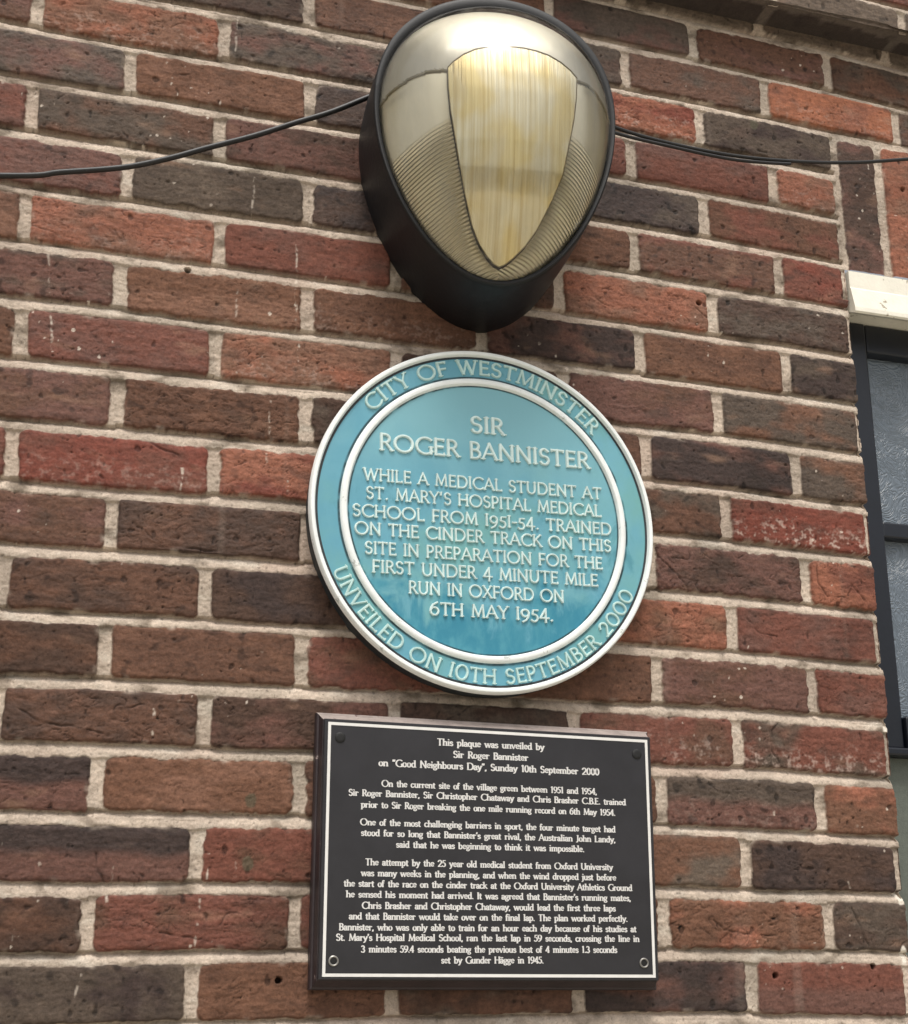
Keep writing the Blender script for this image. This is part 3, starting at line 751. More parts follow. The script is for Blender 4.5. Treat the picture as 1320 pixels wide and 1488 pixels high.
cable([(-1.55, -.012, .26), (-.9, -.02, .262), (-.45, -.026, .285), (-.1438, -.03, .3272), (-.0756, -.03, .3441), (-.0054, -.03, .3634), (.0464, -.03, .3851), (.0911, -.03, .4078), (.1495, -.03, .4364), (.2009, -.03, .4651), (.2447, -.03, .4887), (.2895, -.03, .5179), (.305, -.031, .527)], .0034,
      'thick black cable sagging across the bricks on the left of the lamp')
cable([(.575, -.030, .566), (.6359, -.021, .5530), (.7131, -.02, .5433), (.8194, -.02, .5408), (.9188, -.02, .5492), (1.0106, -.02, .5638), (1.1182, -.02, .5894), (1.5, -.018, .69), (2.2, -.012, .78), (3.3, -.010, .80)], .0025,
      'thin black cable running from the lamp past the top corner of the window')
cable([(.575, -.030, .556), (.6355, -.021, .5436), (.7338, -.02, .5372), (.8150, -.02, .5345), (.87, -.02, .5382), (.9170, -.0205, .5437)], .0023,
      'short black cable beneath the longer one on the right of the lamp')

# ------------------------------------------------------------------ Roman capitals as strokes (cap height 1)
def arc(cx, cy, rx, ry, a0, a1, n=14):
    return [(cx + rx * math.cos(math.radians(a0 + (a1 - a0) * i / n)), cy + ry * math.sin(math.radians(a0 + (a1 - a0) * i / n))) for i in range(n + 1)]
def bowl(x0, x1, y0, y1):
    """D shaped bowl on a stem at x0"""
    ry = (y1 - y0) / 2; cx = x0 + (x1 - x0) * .42
    return [(x0, y1)] + arc(cx, (y0 + y1) / 2, x1 - cx, ry, 90, -90) + [(x0, y0)]
SG = {   # advance, strokes, serif points
 'A': (.74, [[(.02, 0), (.36, 1)], [(.36, 1), (.72, 0)], [(.14, .34), (.59, .34)]], [(.02, 0), (.72, 0)]),
 'B': (.56, [[(.1, 0), (.1, 1)], bowl(.1, .47, .53, 1), bowl(.1, .53, 0, .53)], []),
 'C': (.80, [arc(.50, .5, .44, .51, 48, 312, 24)], []),
 'D': (.80, [[(.1, 0), (.1, 1)], bowl(.1, .76, 0, 1)], []),
 'E': (.54, [[(.1, 0), (.1, 1)], [(.1, .985), (.48, .985)], [(.1, .52), (.42, .52)], [(.1, .015), (.51, .015)]], ['v', (.48, .985, -1), (.51, .015, 1)]),
 'F': (.52, [[(.1, 0), (.1, 1)], [(.1, .985), (.48, .985)], [(.1, .50), (.42, .50)]], [(.1, 0), 'v', (.48, .985, -1)]),
 'G': (.82, [arc(.50, .5, .44, .51, 50, 318, 24), [(.78, .02), (.78, .42)]], [(.78, .42)]),
 'H': (.78, [[(.1, 0), (.1, 1)], [(.68, 0), (.68, 1)], [(.1, .52), (.68, .52)]], [(.1, 0), (.1, 1), (.68, 0), (.68, 1)]),
 'I': (.22, [[(.11, 0), (.11, 1)]], [(.11, 0), (.11, 1)]),
 'K': (.66, [[(.1, 0), (.1, 1)], [(.1, .44), (.56, 1)], [(.24, .60), (.64, 0)]], [(.1, 0), (.1, 1), (.62, 0), (.56, 1)]),
 'L': (.52, [[(.1, 0), (.1, 1)], [(.1, .015), (.49, .015)]], [(.1, 1), 'v', (.49, .015, 1)]),
 'M': (.92, [[(.09, 0), (.15, 1)], [(.15, 1), (.46, .08)], [(.46, .08), (.77, 1)], [(.77, 1), (.83, 0)]], [(.09, 0), (.83, 0)]),
 'N': (.80, [[(.1, 0), (.1, 1)], [(.1, 1), (.70, 0)], [(.70, 0), (.70, 1)]], [(.1, 0), (.70, 1)]),
 'O': (.96, [arc(.48, .5, .44, .51, 90, 450, 32)], []),
 'P': (.54, [[(.1, 0), (.1, 1)], bowl(.1, .50, .44, 1)], [(.1, 0)]),
 'R': (.62, [[(.1, 0), (.1, 1)], bowl(.1, .49, .48, 1), [(.30, .48), (.60, 0)]], [(.1, 0), (.60, 0)]),
 'S': (.54, [[(.46, .86)] + arc(.27, .745, .19, .25, 38, 230, 12) + arc(.275, .26, .215, .265, 55, -150, 12)], []),
 'T': (.66, [[(.33, 0), (.33, 1)], [(.03, .985), (.63, .985)]], [(.33, 0), 'v', (.03, .985, -1), (.63, .985, -1)]),
 'U': (.76, [[(.1, 1), (.1, .36)] + arc(.38, .33, .28, .34, 180, 360, 14) + [(.66, .36), (.66, 1)]], [(.1, 1), (.66, 1)]),
 'V': (.72, [[(.03, 1), (.36, 0)], [(.36, 0), (.69, 1)]], [(.03, 1), (.69, 1)]),
 'W': (1.04, [[(.03, 1), (.29, 0)], [(.29, 0), (.52, .95)], [(.52, .95), (.75, 0)], [(.75, 0), (1.01, 1)]], [(.03, 1), (1.01, 1)]),
 'X': (.68, [[(.05, 0), (.61, 1)], [(.06, 1), (.63, 0)]], [(.05, 0), (.06, 1), (.61, 1), (.63, 0)]),
 'Y': (.66, [[(.03, 1), (.33, .48)], [(.33, .48), (.63, 1)], [(.33, .48), (.33, 0)]], [(.03, 1), (.63, 1), (.33, 0)]),
 '0': (.76, [arc(.38, .5, .33, .51, 90, 450, 30)], []),
 '1': (.24, [[(.12, 0), (.12, 1)]], [(.12, 0), (.12, 1)]),
 '2': (.58, [arc(.28, .70, .23, .30, 165, -28, 14) + [(.06, .02)], [(.04, .02), (.54, .02)]], []),
 '4': (.62, [[(.42, -.12), (.42, .98)], [(.42, .98), (.04, .22)], [(.04, .22), (.60, .22)]], []),
 '5': (.52, [[(.46, .84), (.16, .84), (.12, .46)] + arc(.22, .19, .24, .29, 105, -140, 14)], []),
 '6': (.62, [arc(.31, .31, .26, .31, 90, 450, 24), [(.05, .33), (.10, .62), (.24, .86), (.48, 1.02)]], []),
 '9': (.60, [arc(.30, .56, .25, .29, 90, 450, 24), [(.55, .55), (.50, .22), (.36, -.02), (.12, -.18)]], []),
 '.': (.24, [[(.10, .03), (.13, .05)]], []),
 '-': (.34, [[(.04, .44), (.30, .44)]], []),
 "'": (.20, [[(.11, 1), (.07, .78)]], []),
 ' ': (.36, [], []),
}
def str_adv(s, gap): return sum(SG[c][0] + gap for c in s) - gap
def relief(mb, pts, hw, ht, place, closed=False):
    """raised rounded stroke; place(u, v, out) gives the 3-D point"""
    n = len(pts); P = [Vector((p[0], p[1])) for p in pts]
    nrm = []
    for i in range(n):
        a = P[(i - 1) % n] if (i or closed) else P[i]; b_ = P[(i + 1) % n] if (i < n - 1 or closed) else P[i]
        t = (b_ - a); t = t.normalized() if t.length > 0 else Vector((1, 0)); nrm.append((Vector((-t.y, t.x)), t))
    sec = [(-1.12, -.15), (-.92, .55), (-.62, .93), (0, 1.0), (.62, .93), (.92, .55), (1.12, -.15)]
    V = []; k = len(sec)
    jit = random.uniform(.94, 1.04)
    for i in range(n):
        nn, t = nrm[i]; p = P[i]
        if not closed and i == 0: p = p - t * hw * .8
        if not closed and i == n - 1: p = p + t * hw * .8
        V += [place(p.x + nn.x * hw * s, p.y + nn.y * hw * s, ht * h * jit) for s, h in sec]
    m = n if closed else n - 1
    F = [(i * k + j, i * k + j + 1, ((i + 1) % n) * k + j + 1, ((i + 1) % n) * k + j) for i in range(m) for j in range(k - 1)]
    if not closed: F += [tuple(range(k))[::-1], tuple(range((n - 1) * k, n * k))]
    mb.add(V, F)
def draw_glyph(mb, ch, cap, place, wt=.066, ht=.0023):
    """place(u, v, out) with u, v in metres from the glyph's own left baseline"""
    adv, strokes, ser = SG[ch]
    for s in strokes:
        pts = [(x * cap, y * cap) for x, y in s]
        closed = len(s) > 12 and abs(s[0][0] - s[-1][0]) < 1e-6 and abs(s[0][1] - s[-1][1]) < 1e-6
        if closed: pts = pts[:-1]
        q = wt
        if ch in 'AVMNWUXY' and len(s) == 2 and s[0][0] != s[1][0]: q = wt * (1.05 if (s[1][0] - s[0][0]) * (s[1][1] - s[0][1]) < 0 else .78)
        relief(mb, pts, q * cap, ht, place, closed)
    vert = False
    for e in ser:
        if e == 'v': vert = True; continue
        if vert:
            x, y, d_ = e; relief(mb, [(x * cap, y * cap), ((x + .01) * cap, (y + .10 * d_) * cap)], wt * .55 * cap, ht * .9, place)
        else:
            x, y = e; yy = y + (.012 if y < .5 else -.012)
            relief(mb, [((x - .10) * cap, yy * cap), ((x + .10) * cap, yy * cap)], wt * .52 * cap, ht * .9, place)

# ------------------------------------------------------------------ the round plaque
PC = np.array([.4456, 0, -.0395 + Z0])
plaque = thing('round_plaque', 'round turquoise plaque with white rims and raised capitals, between lamp and black plaque', 'plaque', tuple(PC))
def mat_enamel():
    m, n, L, bs = new_mat('turquoise_enamel')
    v = coords(n, L)
    def ramp(sock, a, b_):
        r_ = N(n, 'ShaderNodeMapRange', interpolation_type='SMOOTHSTEP'); r_.inputs['From Min'].default_value = a; r_.inputs['From Max'].default_value = b_; L.new(sock, r_.inputs['Value']); return r_.outputs[0]
    def mix(f_, a, b_):
        q = N(n, 'ShaderNodeMix', data_type='RGBA'); L.new(f_, q.inputs[0])
        for s_, i in ((a, 6), (b_, 7)):
            if isinstance(s_, tuple): q.inputs[i].default_value = (*lin(s_), 1)
            else: L.new(s_, q.inputs[i])
        return q.outputs[2]
    def tex(scale, det=5.0, sc=(1, 1, 1), dist=0.0):
        mp = n.new('ShaderNodeMapping'); mp.inputs['Scale'].default_value = sc; L.new(v, mp.inputs['Vector'])
        t = N(n, 'ShaderNodeTexNoise', Scale=scale, Detail=det, Roughness=.62, Distortion=dist); L.new(mp.outputs[0], t.inputs['Vector']); return t.outputs[0]
    chalk = mix(ramp(tex(9, 5, (1, 1, .6), .6), .36, .66), (96, 158, 178), (112, 171, 188))
    green = mix(ramp(tex(6, 4), .45, .66), chalk, (112, 168, 168))
    dk = mix(ramp(tex(26, 6, (1.4, 1, .7), .8), .56, .74), green, (82, 144, 158))
    # washed lower patch where the chalky bloom has come away, with a ragged outline
    sp = n.new('ShaderNodeSeparateXYZ'); L.new(v, sp.inputs[0])
    ln = N(n, 'ShaderNodeVectorMath', operation='LENGTH'); cmb = n.new('ShaderNodeCombineXYZ'); L.new(sp.outputs[0], cmb.inputs[0]); L.new(sp.outputs[2], cmb.inputs[2]); L.new(cmb.outputs[0], ln.inputs[0])
    inside = ramp(ln.outputs['Value'], .178, .177)
    nz = tex(17, 6, (1.6, 1, .8), .5)
    ma = N(n, 'ShaderNodeMath', operation='MULTIPLY_ADD'); L.new(nz, ma.inputs[0]); ma.inputs[1].default_value = .30; L.new(sp.outputs[2], ma.inputs[2])
    ax_ = N(n, 'ShaderNodeMath', operation='ABSOLUTE'); L.new(sp.outputs[0], ax_.inputs[0])
    mb_ = N(n, 'ShaderNodeMath', operation='MULTIPLY_ADD'); L.new(ax_.outputs[0], mb_.inputs[0]); mb_.inputs[1].default_value = -.16; L.new(ma.outputs[0], mb_.inputs[2])
    low = ramp(mb_.outputs[0], .062, .0)
    mu = N(n, 'ShaderNodeMath', operation='MULTIPLY'); L.new(low, mu.inputs[0]); L.new(inside, mu.inputs[1])
    sat = mix(ramp(tex(30, 5, (1.3, 1, .6), .4), .4, .66), (54, 132, 156), (78, 150, 168))
    mz = N(n, 'ShaderNodeMath', operation='MULTIPLY_ADD'); L.new(tex(12, 4, (1, 1, .7), .4), mz.inputs[0]); mz.inputs[1].default_value = .16; L.new(sp.outputs[2], mz.inputs[2])
    up_ = ramp(mz.outputs[0], .08, .22)
    mu2 = N(n, 'ShaderNodeMath', operation='MULTIPLY'); L.new(up_, mu2.inputs[0]); L.new(inside, mu2.inputs[1])
    bloomed = mix(mu2.outputs[0], dk, (124, 178, 190))
    out = mix(mu.outputs[0], bloomed, sat)
    # shade line beside each rim, painted into the enamel colour
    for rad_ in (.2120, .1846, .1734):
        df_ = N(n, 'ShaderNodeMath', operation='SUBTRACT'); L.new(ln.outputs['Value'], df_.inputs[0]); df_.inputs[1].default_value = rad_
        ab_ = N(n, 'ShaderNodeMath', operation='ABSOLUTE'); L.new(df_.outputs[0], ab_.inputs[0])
        shd_ = N(n, 'ShaderNodeMath', operation='MULTIPLY'); L.new(ramp(ab_.outputs[0], .0024, .0006), shd_.inputs[0]); L.new(ramp(tex(30, 3), .25, .55), shd_.inputs[1])
        out = mix(shd_.outputs[0], out, (38, 66, 72))
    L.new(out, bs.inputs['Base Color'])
    bs.inputs['Roughness'].default_value = .42; bs.inputs['Specular IOR Level'].default_value = .4
    bump(n, L, bs, tex(140, 3), .12, .001)
    return m
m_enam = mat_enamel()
m_let = mat_paint('letter_enamel', (206, 226, 223), .45, .16, 50, .12, fleck=(214, 232, 228), fleck_t=.6, fleck_scale=60)
m_let2 = mat_paint('letter_enamel_green', (186, 216, 212), .45, .16, 50, .12, fleck=(200, 224, 218), fleck_t=.6, fleck_scale=60)
m_rim = mat_paint('white_rim', (240, 244, 242), .42, .06, 40, .12, fleck=(196, 200, 196), fleck_t=.64, fleck_scale=50)
m_back = mat_paint('plaque_back', (40, 46, 50), .6, .2, 40, .2)
PY = -.028
mb = MB(); mb.lathe([(.2185, .004), (.2192, -.020), (.2192, PY - .0005), (.2100, PY - .0005)], PC[0], PC[2], 200, False); mb.build('backing', m_back, plaque, True, loc=PC)
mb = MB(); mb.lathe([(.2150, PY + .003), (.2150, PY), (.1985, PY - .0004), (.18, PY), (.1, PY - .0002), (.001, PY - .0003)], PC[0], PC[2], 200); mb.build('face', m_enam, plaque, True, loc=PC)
def ring(r0, r1, hh, name):
    m_ = MB(); e = (r1 - r0)
    pr_ = [(r0 - .0006, PY + .001), (r0 + .0004, PY - hh * .55), (r0 + e * .18, PY - hh * .92), (r0 + e * .42, PY - hh), (r0 + e * .7, PY - hh * .94), (r1 - e * .08, PY - hh * .5), (r1, PY + .0042 if name == 'outer_rim' else PY + .001)]
    m_.lathe(pr_, PC[0], PC[2], 220, False); m_.build(name, m_rim, plaque, True, loc=PC)
ring(.2130, .2206, .0052, 'outer_rim')
ring(.1742, .1836, .0040, 'inner_ring')
FY = PY - .0003
def straight(text, mx, mz, width, cap, tilt=0.8, wt=.078, mat=None):
    gap = .10
    a = str_adv(text, gap) * cap
    k = width / a                                     # letter-space to the measured width
    m_ = MB(); t = math.radians(tilt); u0 = -width / 2
    for ch in text:
        def place(u, v, o_, u0=u0):
            uu, vv = u0 + u * k, v - cap / 2
            return (PC[0] + mx + uu * math.cos(t) - vv * math.sin(t), FY - o_, PC[2] + mz + uu * math.sin(t) + vv * math.cos(t))
        draw_glyph(m_, ch, cap, place, wt); u0 += (SG[ch][0] + gap) * cap * k
    o = m_.build('lettering', mat or m_let, plaque, True, loc=PC); o['label'] = 'raised line reading ' + text
def curved(text, a0, a1, rad, cap, up=True, wt=.078):
    gap = .12; tot = str_adv(text, gap); m_ = MB(); pos = 0
    for ch in text:
        def place(u, v, o_, pos=pos):
            s = (pos * cap + u) / (tot * cap); an = math.radians(a0 + (a1 - a0) * s)
            # keep every glyph straight: lay it out on the tangent at its middle
            sm_ = (pos + SG[ch][0] / 2) / tot; am = math.radians(a0 + (a1 - a0) * sm_)
            arcl = math.radians(abs(a1 - a0)) * rad / (tot * cap)
            du = (u - SG[ch][0] * cap / 2) * arcl
            if up: tx, tz, rx, rz = math.sin(am), -math.cos(am), math.cos(am), math.sin(am)
            else: tx, tz, rx, rz = -math.sin(am), math.cos(am), -math.cos(am), -math.sin(am)
            bx, bz = rad * math.cos(am), rad * math.sin(am)
            return (PC[0] + bx + tx * du + rx * (v - cap / 2), FY - o_, PC[2] + bz + tz * du + rz * (v - cap / 2))
        draw_glyph(m_, ch, cap, place, wt); pos += SG[ch][0] + gap
    o = m_.build('lettering', m_let2, plaque, True, loc=PC); o['label'] = 'raised curved lettering reading ' + text
for tx_, mx, mz, wd, cp_ in [('SIR', .0023, .1212, .0436, .0205), ('ROGER BANNISTER', .0008, .0867, .272, .0205),
        ('WHILE A MEDICAL STUDENT AT', -.0015, .0434, .306, .0146), ("ST. MARY'S HOSPITAL MEDICAL", -.0005, .0201, .302, .0146),
        ('SCHOOL FROM 1951-54. TRAINED', -.0024, -.0031, .331, .0146), ('ON THE CINDER TRACK ON THIS', -.0016, -.0253, .327, .0146),
        ('SITE IN PREPARATION FOR THE', -.0018, -.0490, .302, .0146), ('FIRST UNDER 4 MINUTE MILE', -.0009, -.0716, .286, .0146),
        ('RUN IN OXFORD ON', -.0015, -.0949, .196, .0146), ('6TH MAY 1954.', .0042, -.1195, .156, .0150)]:
    straight(tx_, mx, mz, wd, cp_)
curved('CITY OF WESTMINSTER', 139.3, 41.6, .1983, .0178, True)
curved('UNVEILED ON 10TH SEPTEMBER 2000', -156.8, -23.8, .1992, .0168, False)

# ------------------------------------------------------------------ the rectangular plaque
RC = np.array([.4465, 0, -.4445 + Z0])
sign = thing('rectangular_plaque', 'rectangular black plaque of white text on a worn brown wooden board, below the round plaque', 'plaque', tuple(RC))
TA = -math.radians(.75)
ca, sa = math.cos(TA), math.sin(TA)
def pl(u, y, v_): return (RC[0] + u * ca - v_ * sa, y, RC[2] + u * sa + v_ * ca)
HWD, HHT = .1951, .1386
m_board = mat_paint('dark_board', (46, 36, 38), .5, .3, 35, .3, fleck=(176, 160, 154), fleck_t=.66, fleck_scale=34)
m_worn = mat_paint('worn_board_edge', (150, 138, 132), .7, .25, 50, .4, fleck=(96, 76, 72), fleck_t=.62, fleck_scale=70)
m_plate = mat_paint('black_plate', (43, 42, 45), .38, .22, 18, .1, spec=.45, fleck=(84, 80, 78), fleck_t=.71, fleck_scale=120)
m_wt = mat_paint('white_fill', (226, 224, 220), .5, .05, 80, .05)
m_wtx = mat_paint('white_text_fill', (216, 214, 211), .5, .05, 80, .05)
def rect_ring(m_, o_, yo, i_, yi):
    """o_, i_ = (left, right, bottom, top) half extents"""
    co = [(-o_[0], -o_[2]), (o_[1], -o_[2]), (o_[1], o_[3]), (-o_[0], o_[3])]; ci = [(-i_[0], -i_[2]), (i_[1], -i_[2]), (i_[1], i_[3]), (-i_[0], i_[3])]
    return [pl(u, yo, q) for u, q in co] + [pl(u, yi, q) for u, q in ci]
O1 = (HWD + .0125, HWD + .0115, HHT + .0165, HHT + .0155)
O2 = (HWD + .0070, HWD + .0065, HHT + .0062, HHT + .0065)
def strips(prof, sides, name, mat):
    m_ = MB()
    for (a_, ya), (b_, yb) in zip(prof[:-1], prof[1:]):
        v_ = rect_ring(m_, a_, ya, b_, yb)
        for s_ in sides: m_.add([v_[s_], v_[(s_ + 1) % 4], v_[4 + (s_ + 1) % 4], v_[4 + s_]], [(0, 1, 2, 3)])
    return m_.build(name, mat, sign, False, loc=RC)
sh = lambda o_, d_: tuple(q - d_ for q in o_)
prof = [(O1, .004), (O1, -.0085), (sh(O1, .0012), -.0105), (sh(O1, .0030), -.0112), (O2, -.0205), (sh(O2, .0002), -.0215), (sh(O2, .004), -.0220)]
strips(prof, (0, 1, 3), 'board', m_board)
e = strips(prof, (2,), 'board_top_edge', m_worn); e['label'] = 'pale worn top edge of the board'
m_ = MB(); pv = []
for y, d_ in ((-.0215, 0), (-.0268, 0), (-.0276, .0008)):
    pv += [pl(u, y, q) for u, q in [(-HWD - .0058 + d_, -HHT - .005 + d_), (HWD + .0058 - d_, -HHT - .005 + d_), (HWD + .0058 - d_, HHT + .0055 - d_), (-HWD - .0058 + d_, HHT + .0055 - d_)]]
m_.add(pv, [(i * 4 + j, i * 4 + (j + 1) % 4, (i + 1) * 4 + (j + 1) % 4, (i + 1) * 4 + j) for i in range(2) for j in range(4)] + [(8, 9, 10, 11)])
m_.build('plate', m_plate, sign, False, loc=RC)
m_ = MB(); t = .0017
v_ = rect_ring(m_, (HWD + t, HWD + t, HHT + t, HHT + t), -.0281, (HWD - t, HWD - t, HHT - t, HHT - t), -.0281)
m_.add(v_, [(i, (i + 1) % 4, 4 + (i + 1) % 4, 4 + i) for i in range(4)]); m_.build('border_line', m_wt, sign, False, loc=RC)
# screws
m_ring = mat_paint('screw_steel', (150, 147, 142), .35, .2, 80, .1, metallic=.7)
m_hole = mat_paint('screw_dark', (16, 15, 15), .6, .2, 80, .2)
for u, q, lit in ((-HWD + .0105, -HHT + .0150, True), (HWD - .0125, -HHT + .0150, True), (-HWD + .0125, HHT - .0155, False), (HWD - .0125, HHT - .0165, False)):
    c_ = pl(u, 0, q)
    m_ = MB(); 
    if lit: m_.lathe([(.0058, -.0274), (.0057, -.0287), (.0048, -.0292), (.0040, -.0288), (.0037, -.0279)], c_[0], c_[2], 32, False)
    else: m_.lathe([(.0062, -.0274), (.0060, -.0284), (.0048, -.0290), (.0030, -.0291)], c_[0], c_[2], 32, True)
    so_ = m_.build('screw', m_ring if lit else m_hole, sign, True, loc=RC)
    if lit:
        m_ = MB(); m_.lathe([(.0040, -.0278), (.0030, -.0281), (.0008, -.0280)], c_[0], c_[2], 24, True); m_.build('screw_recess', m_hole, so_, True, loc=RC)
    so_['label'] = 'bright ringed screw' if lit else 'dark screw cap'

# small bold serif face for the text: strokes whose width follows their direction (cap height 1, x-height .64)
def st(x, y0, y1): return [(x, y0), (x, y1)]
LCG = {   # advance, strokes, serif points (x, y)
 'a': (.52, [[(.08, .50)] + arc(.23, .46, .16, .17, 130, 0, 8) + [(.39, .12), (.41, .03), (.50, .03)], arc(.22, .18, .15, .17, 75, 405, 14)], []),
 'b': (.60, [st(.12, .02, 1), arc(.31, .32, .20, .31, 130, -140, 14)], [(.07, 1)]),
 'c': (.50, [arc(.28, .32, .21, .31, 50, 320, 16)], []),
 'd': (.60, [st(.47, .02, 1), arc(.28, .32, .20, .31, 50, 320, 14)], [(.42, 1), (.52, .02)]),
 'e': (.52, [[(.08, .36), (.45, .36)] + arc(.27, .34, .19, .29, 5, 315, 18)], []),
 'f': (.36, [[(.34, .92)] + arc(.24, .84, .10, .15, 70, 180, 6) + [(.14, .02)], [(.03, .62), (.30, .62)]], [(.14, .02)]),
 'g': (.54, [arc(.24, .41, .17, .21, 90, 450, 16), [(.36, .56), (.50, .60)], [(.14, .22), (.10, .12), (.22, .05), (.40, .02), (.46, -.10), (.36, -.24), (.20, -.27), (.08, -.20), (.08, -.08), (.18, .02)]], []),
 'h': (.64, [st(.13, .02, 1), [(.13, .44)] + arc(.34, .44, .17, .18, 140, 0, 8) + [(.51, .02)]], [(.08, 1), (.13, .02), (.51, .02)]),
 'i': (.30, [st(.15, .02, .62), [(.14, .88), (.16, .92)]], [(.11, .62), (.15, .02)]),
 'j': (.30, [[(.17, .62), (.17, -.10), (.10, -.24), (.00, -.26)], [(.16, .88), (.18, .92)]], [(.12, .62)]),
 'k': (.62, [st(.13, .02, 1), [(.13, .26), (.48, .62)], [(.25, .38), (.56, .02)]], [(.08, 1), (.13, .02), (.55, .02), (.48, .62)]),
 'l': (.30, [st(.15, .02, 1)], [(.10, 1), (.15, .02)]),
 'm': (.96, [st(.13, .02, .62), [(.13, .44)] + arc(.32, .44, .16, .18, 140, 0, 8) + [(.48, .02)], [(.48, .44)] + arc(.66, .44, .16, .18, 140, 0, 8) + [(.82, .02)]], [(.09, .62), (.13, .02), (.48, .02), (.82, .02)]),
 'n': (.64, [st(.13, .02, .62), [(.13, .44)] + arc(.34, .44, .17, .18, 140, 0, 8) + [(.51, .02)]], [(.09, .62), (.13, .02), (.51, .02)]),
 'o': (.56, [arc(.28, .32, .21, .31, 90, 450, 20)], []),
 'p': (.60, [st(.13, -.27, .62), arc(.31, .32, .20, .31, 140, -130, 14)], [(.08, .62), (.13, -.27)]),
 'q': (.60, [st(.47, -.27, .60), arc(.28, .32, .20, .31, 40, 320, 14)], [(.47, -.27)]),
 'r': (.46, [st(.13, .02, .62), [(.13, .42), (.22, .56), (.33, .60), (.41, .53)]], [(.09, .62), (.13, .02)]),
 's': (.44, [[(.36, .52)] + arc(.22, .47, .13, .15, 50, 240, 8) + arc(.22, .17, .15, .16, 60, -150, 8)], []),
 't': (.38, [[(.16, .80), (.16, .14)] + arc(.26, .13, .10, .12, 180, 310, 5), [(.03, .62), (.32, .62)]], []),
 'u': (.64, [[(.12, .62), (.12, .22)] + arc(.29, .21, .17, .19, 180, 320, 8) + [(.50, .20)], st(.50, .02, .62)], [(.08, .62), (.46, .62), (.55, .02)]),
 'v': (.56, [[(.06, .62), (.28, .02)], [(.28, .02), (.50, .62)]], [(.06, .62), (.50, .62)]),
 'w': (.84, [[(.05, .62), (.24, .02)], [(.24, .02), (.42, .60)], [(.42, .60), (.60, .02)], [(.60, .02), (.79, .62)]], [(.05, .62), (.42, .62), (.79, .62)]),
 'x': (.58, [[(.07, .62), (.51, .02)], [(.07, .02), (.50, .62)]], [(.07, .62), (.50, .62), (.07, .02), (.51, .02)]),
 'y': (.56, [[(.06, .62), (.29, .04)], [(.50, .62), (.24, -.12), (.16, -.25), (.05, -.25)]], [(.06, .62), (.50, .62)]),
 'z': (.52, [[(.08, .61), (.44, .61), (.08, .03), (.46, .03)]], []),
 'J': (.42, [[(.26, 1), (.26, .10), (.18, -.08), (.04, -.10)]], [(.26, 1)]),
 '3': (.56, [arc(.24, .74, .18, .25, 150, -80, 10), arc(.25, .25, .22, .26, 80, -150, 12)], []),
 '4': (.60, [[(.42, 0), (.42, .98)], [(.42, .98), (.04, .26)], [(.04, .26), (.56, .26)]], [(.42, .02)]),
 '5': (.54, [[(.46, .97), (.16, .97), (.12, .56)] + arc(.23, .31, .23, .30, 105, -145, 14)], []),
 '6': (.60, [arc(.30, .31, .23, .31, 90, 450, 20), [(.07, .36), (.12, .66), (.25, .88), (.46, 1.0)]], []),
 '8': (.58, [arc(.28, .74, .18, .24, 90, 450, 16), arc(.28, .25, .22, .26, 90, 450, 18)], []),
 '9': (.60, [arc(.30, .69, .23, .30, 90, 450, 20), [(.53, .64), (.48, .34), (.35, .12), (.14, 0)]], []),
 '0': (.58, [arc(.29, .5, .22, .50, 90, 450, 24)], []),
 '1': (.44, [[(.23, .02), (.23, 1)], [(.23, 1), (.10, .90)]], [(.23, .02)]),
 '.': (.24, [[(.11, .04), (.13, .06)]], []), ',': (.24, [[(.12, .06), (.13, .02), (.08, -.12)]], []),
 "'": (.22, [[(.12, .98), (.12, .90), (.08, .78)]], []), '"': (.40, [[(.12, .98), (.12, .90), (.08, .78)], [(.28, .98), (.28, .90), (.24, .78)]], []),
 ' ': (.52, [], []),
}
LCG['\u00e4'] = (LCG['a'][0], LCG['a'][1] + [[(.13, .84), (.15, .88)], [(.35, .84), (.37, .88)]], [])
def letter(ch):
    if ch in LCG: return LCG[ch]
    a_, s_, e_ = SG[ch]
    return a_ + .06, [[(x + .03, y) for x, y in q] for q in s_], [(q[0] + .03, q[1]) for q in e_ if q != 'v' and len(q) == 2] + ([(.13, .02), (.13, .98)] if ch in 'BDEFLRP' else [])
THICK, THIN = .106, .064
def ink(mb, ch, place):
    adv, strokes, ser = letter(ch); lv = 0
    def ribbon(pts, hw):
        nonlocal lv
        lv += 1; n_ = len(pts); P = [Vector(p_) for p_ in pts]; V = []
        for i in range(n_):
            t_ = (P[min(i + 1, n_ - 1)] - P[max(i - 1, 0)]); t_ = t_.normalized() if t_.length else Vector((1, 0))
            h_ = hw if hw else THIN + (THICK - THIN) * abs(t_.y) ** 1.3
            if not hw and n_ == 2 and 'A' <= ch.upper() <= 'Z' and pts[0][0] != pts[1][0] and pts[0][1] != pts[1][1] and t_.x * t_.y > 0: h_ = THIN * 1.1
            ex = THIN * .9 * (-1 if i == 0 else 1 if i == n_ - 1 else 0)
            p_ = P[i] + t_ * ex; nn = Vector((-t_.y, t_.x))
            V += [place(p_.x + nn.x * h_, p_.y + nn.y * h_, lv), place(p_.x - nn.x * h_, p_.y - nn.y * h_, lv)]
        mb.add(V, [(2 * i, 2 * i + 1, 2 * i + 3, 2 * i + 2) for i in range(n_ - 1)])
    for s_ in strokes: ribbon(s_, THICK * 1.02 if len(s_) == 2 and math.hypot(s_[0][0] - s_[1][0], s_[0][1] - s_[1][1]) < .07 else 0)
    for x, y in ser:
        yy = y + (.02 if y < .3 else -.03); ribbon([(x - .10, yy), (x + .10, yy)], .034)
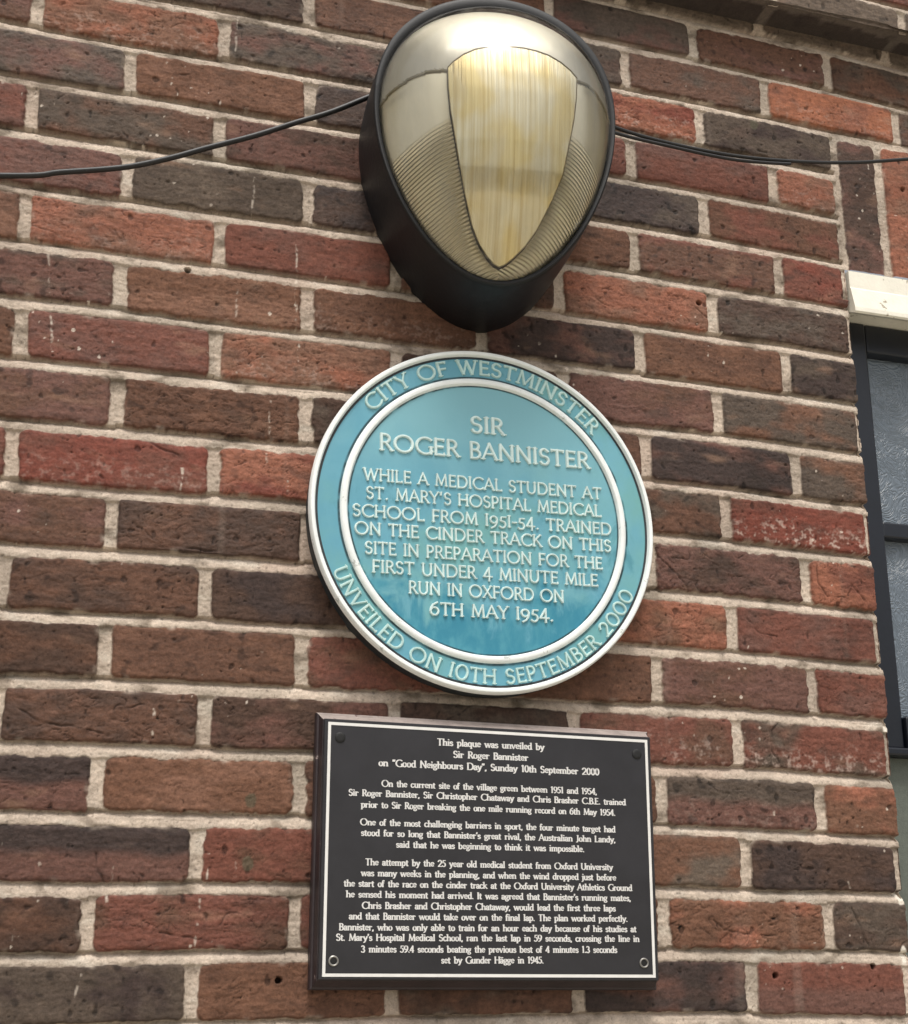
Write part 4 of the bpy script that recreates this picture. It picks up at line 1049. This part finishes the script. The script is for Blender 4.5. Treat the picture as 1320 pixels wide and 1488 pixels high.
TEXT = [("This plaque was unveiled by", -.0026, .1237, .1318), ("Sir Roger Bannister", -.0031, .1101, .0922),
 ('on "Good Neighbours Day", Sunday 10th September 2000', -.0024, .0967, .2702),
 ("On the current site of the village green between 1951 and 1954,", -.0024, .0731, .2627),
 ("Sir Roger Bannister, Sir Christopher Chataway and Chris Brasher C.B.E. trained", -.0029, .0615, .3377),
 ("prior to Sir Roger breaking the one mile running record on 6th May 1954.", -.0026, .0486, .3092),
 ("One of the most challenging barriers in sport, the four minute target had", -.0032, .0288, .3092),
 ("stood for so long that Bannister's great rival, the Australian John Landy,", -.0027, .0169, .3076),
 ("said that he was beginning to think it was impossible.", -.0024, .0048, .2272),
 ("The attempt by the 25 year old medical student from Oxford University", -.0022, -.0156, .2978),
 ("was many weeks in the planning, and when the wind dropped just before", -.0025, -.0276, .3061),
 ("the start of the race on the cinder track at the Oxford University Athletics Ground", -.0022, -.0393, .3455),
 ("he sensed his moment had arrived. It was agreed that Bannister's running mates,", -.0019, -.0511, .3406),
 ("Chris Brasher and Christopher Chataway, would lead the first three laps", -.0027, -.0632, .303),
 ("and that Bannister would take over on the final lap. The plan worked perfectly.", -.0025, -.0749, .3319),
 ("Bannister, who was only able to train for an hour each day because of his studies at", -.0025, -.0867, .3536),
 ("St. Mary's Hospital Medical School, ran the last lap in 59 seconds, crossing the line in", -.0024, -.0978, .3601),
 ("3 minutes 59.4 seconds beating the previous best of 4 minutes 1.3 seconds", -.0025, -.1103, .3033),
 ("set by Gunder H\u00e4gge in 1945.", -.0023, -.1221, .1211)]
for k_, (s_, mx, mz, wd) in enumerate(TEXT):
    tot = sum(letter(c)[0] for c in s_); cap_ = .0077 if k_ < 3 else .0071
    hx = wd / tot; u0 = -wd / 2; m_ = MB(); tl = math.radians(.35)
    for ch in s_:
        def place(x, y, lv, u0=u0):
            uu, qq = u0 + x * hx, (y - .42) * cap_
            return pl(mx + uu * math.cos(tl) - qq * math.sin(tl), -.0280 - .000012 * lv, mz + uu * math.sin(tl) + qq * math.cos(tl))
        ink(m_, ch, place); u0 += letter(ch)[0] * hx
    o = link_mesh('text_line', m_.v, m_.f, m_wtx, sign, loc=RC); o['label'] = 'white line reading ' + s_.replace('"', '').rstrip(',.')
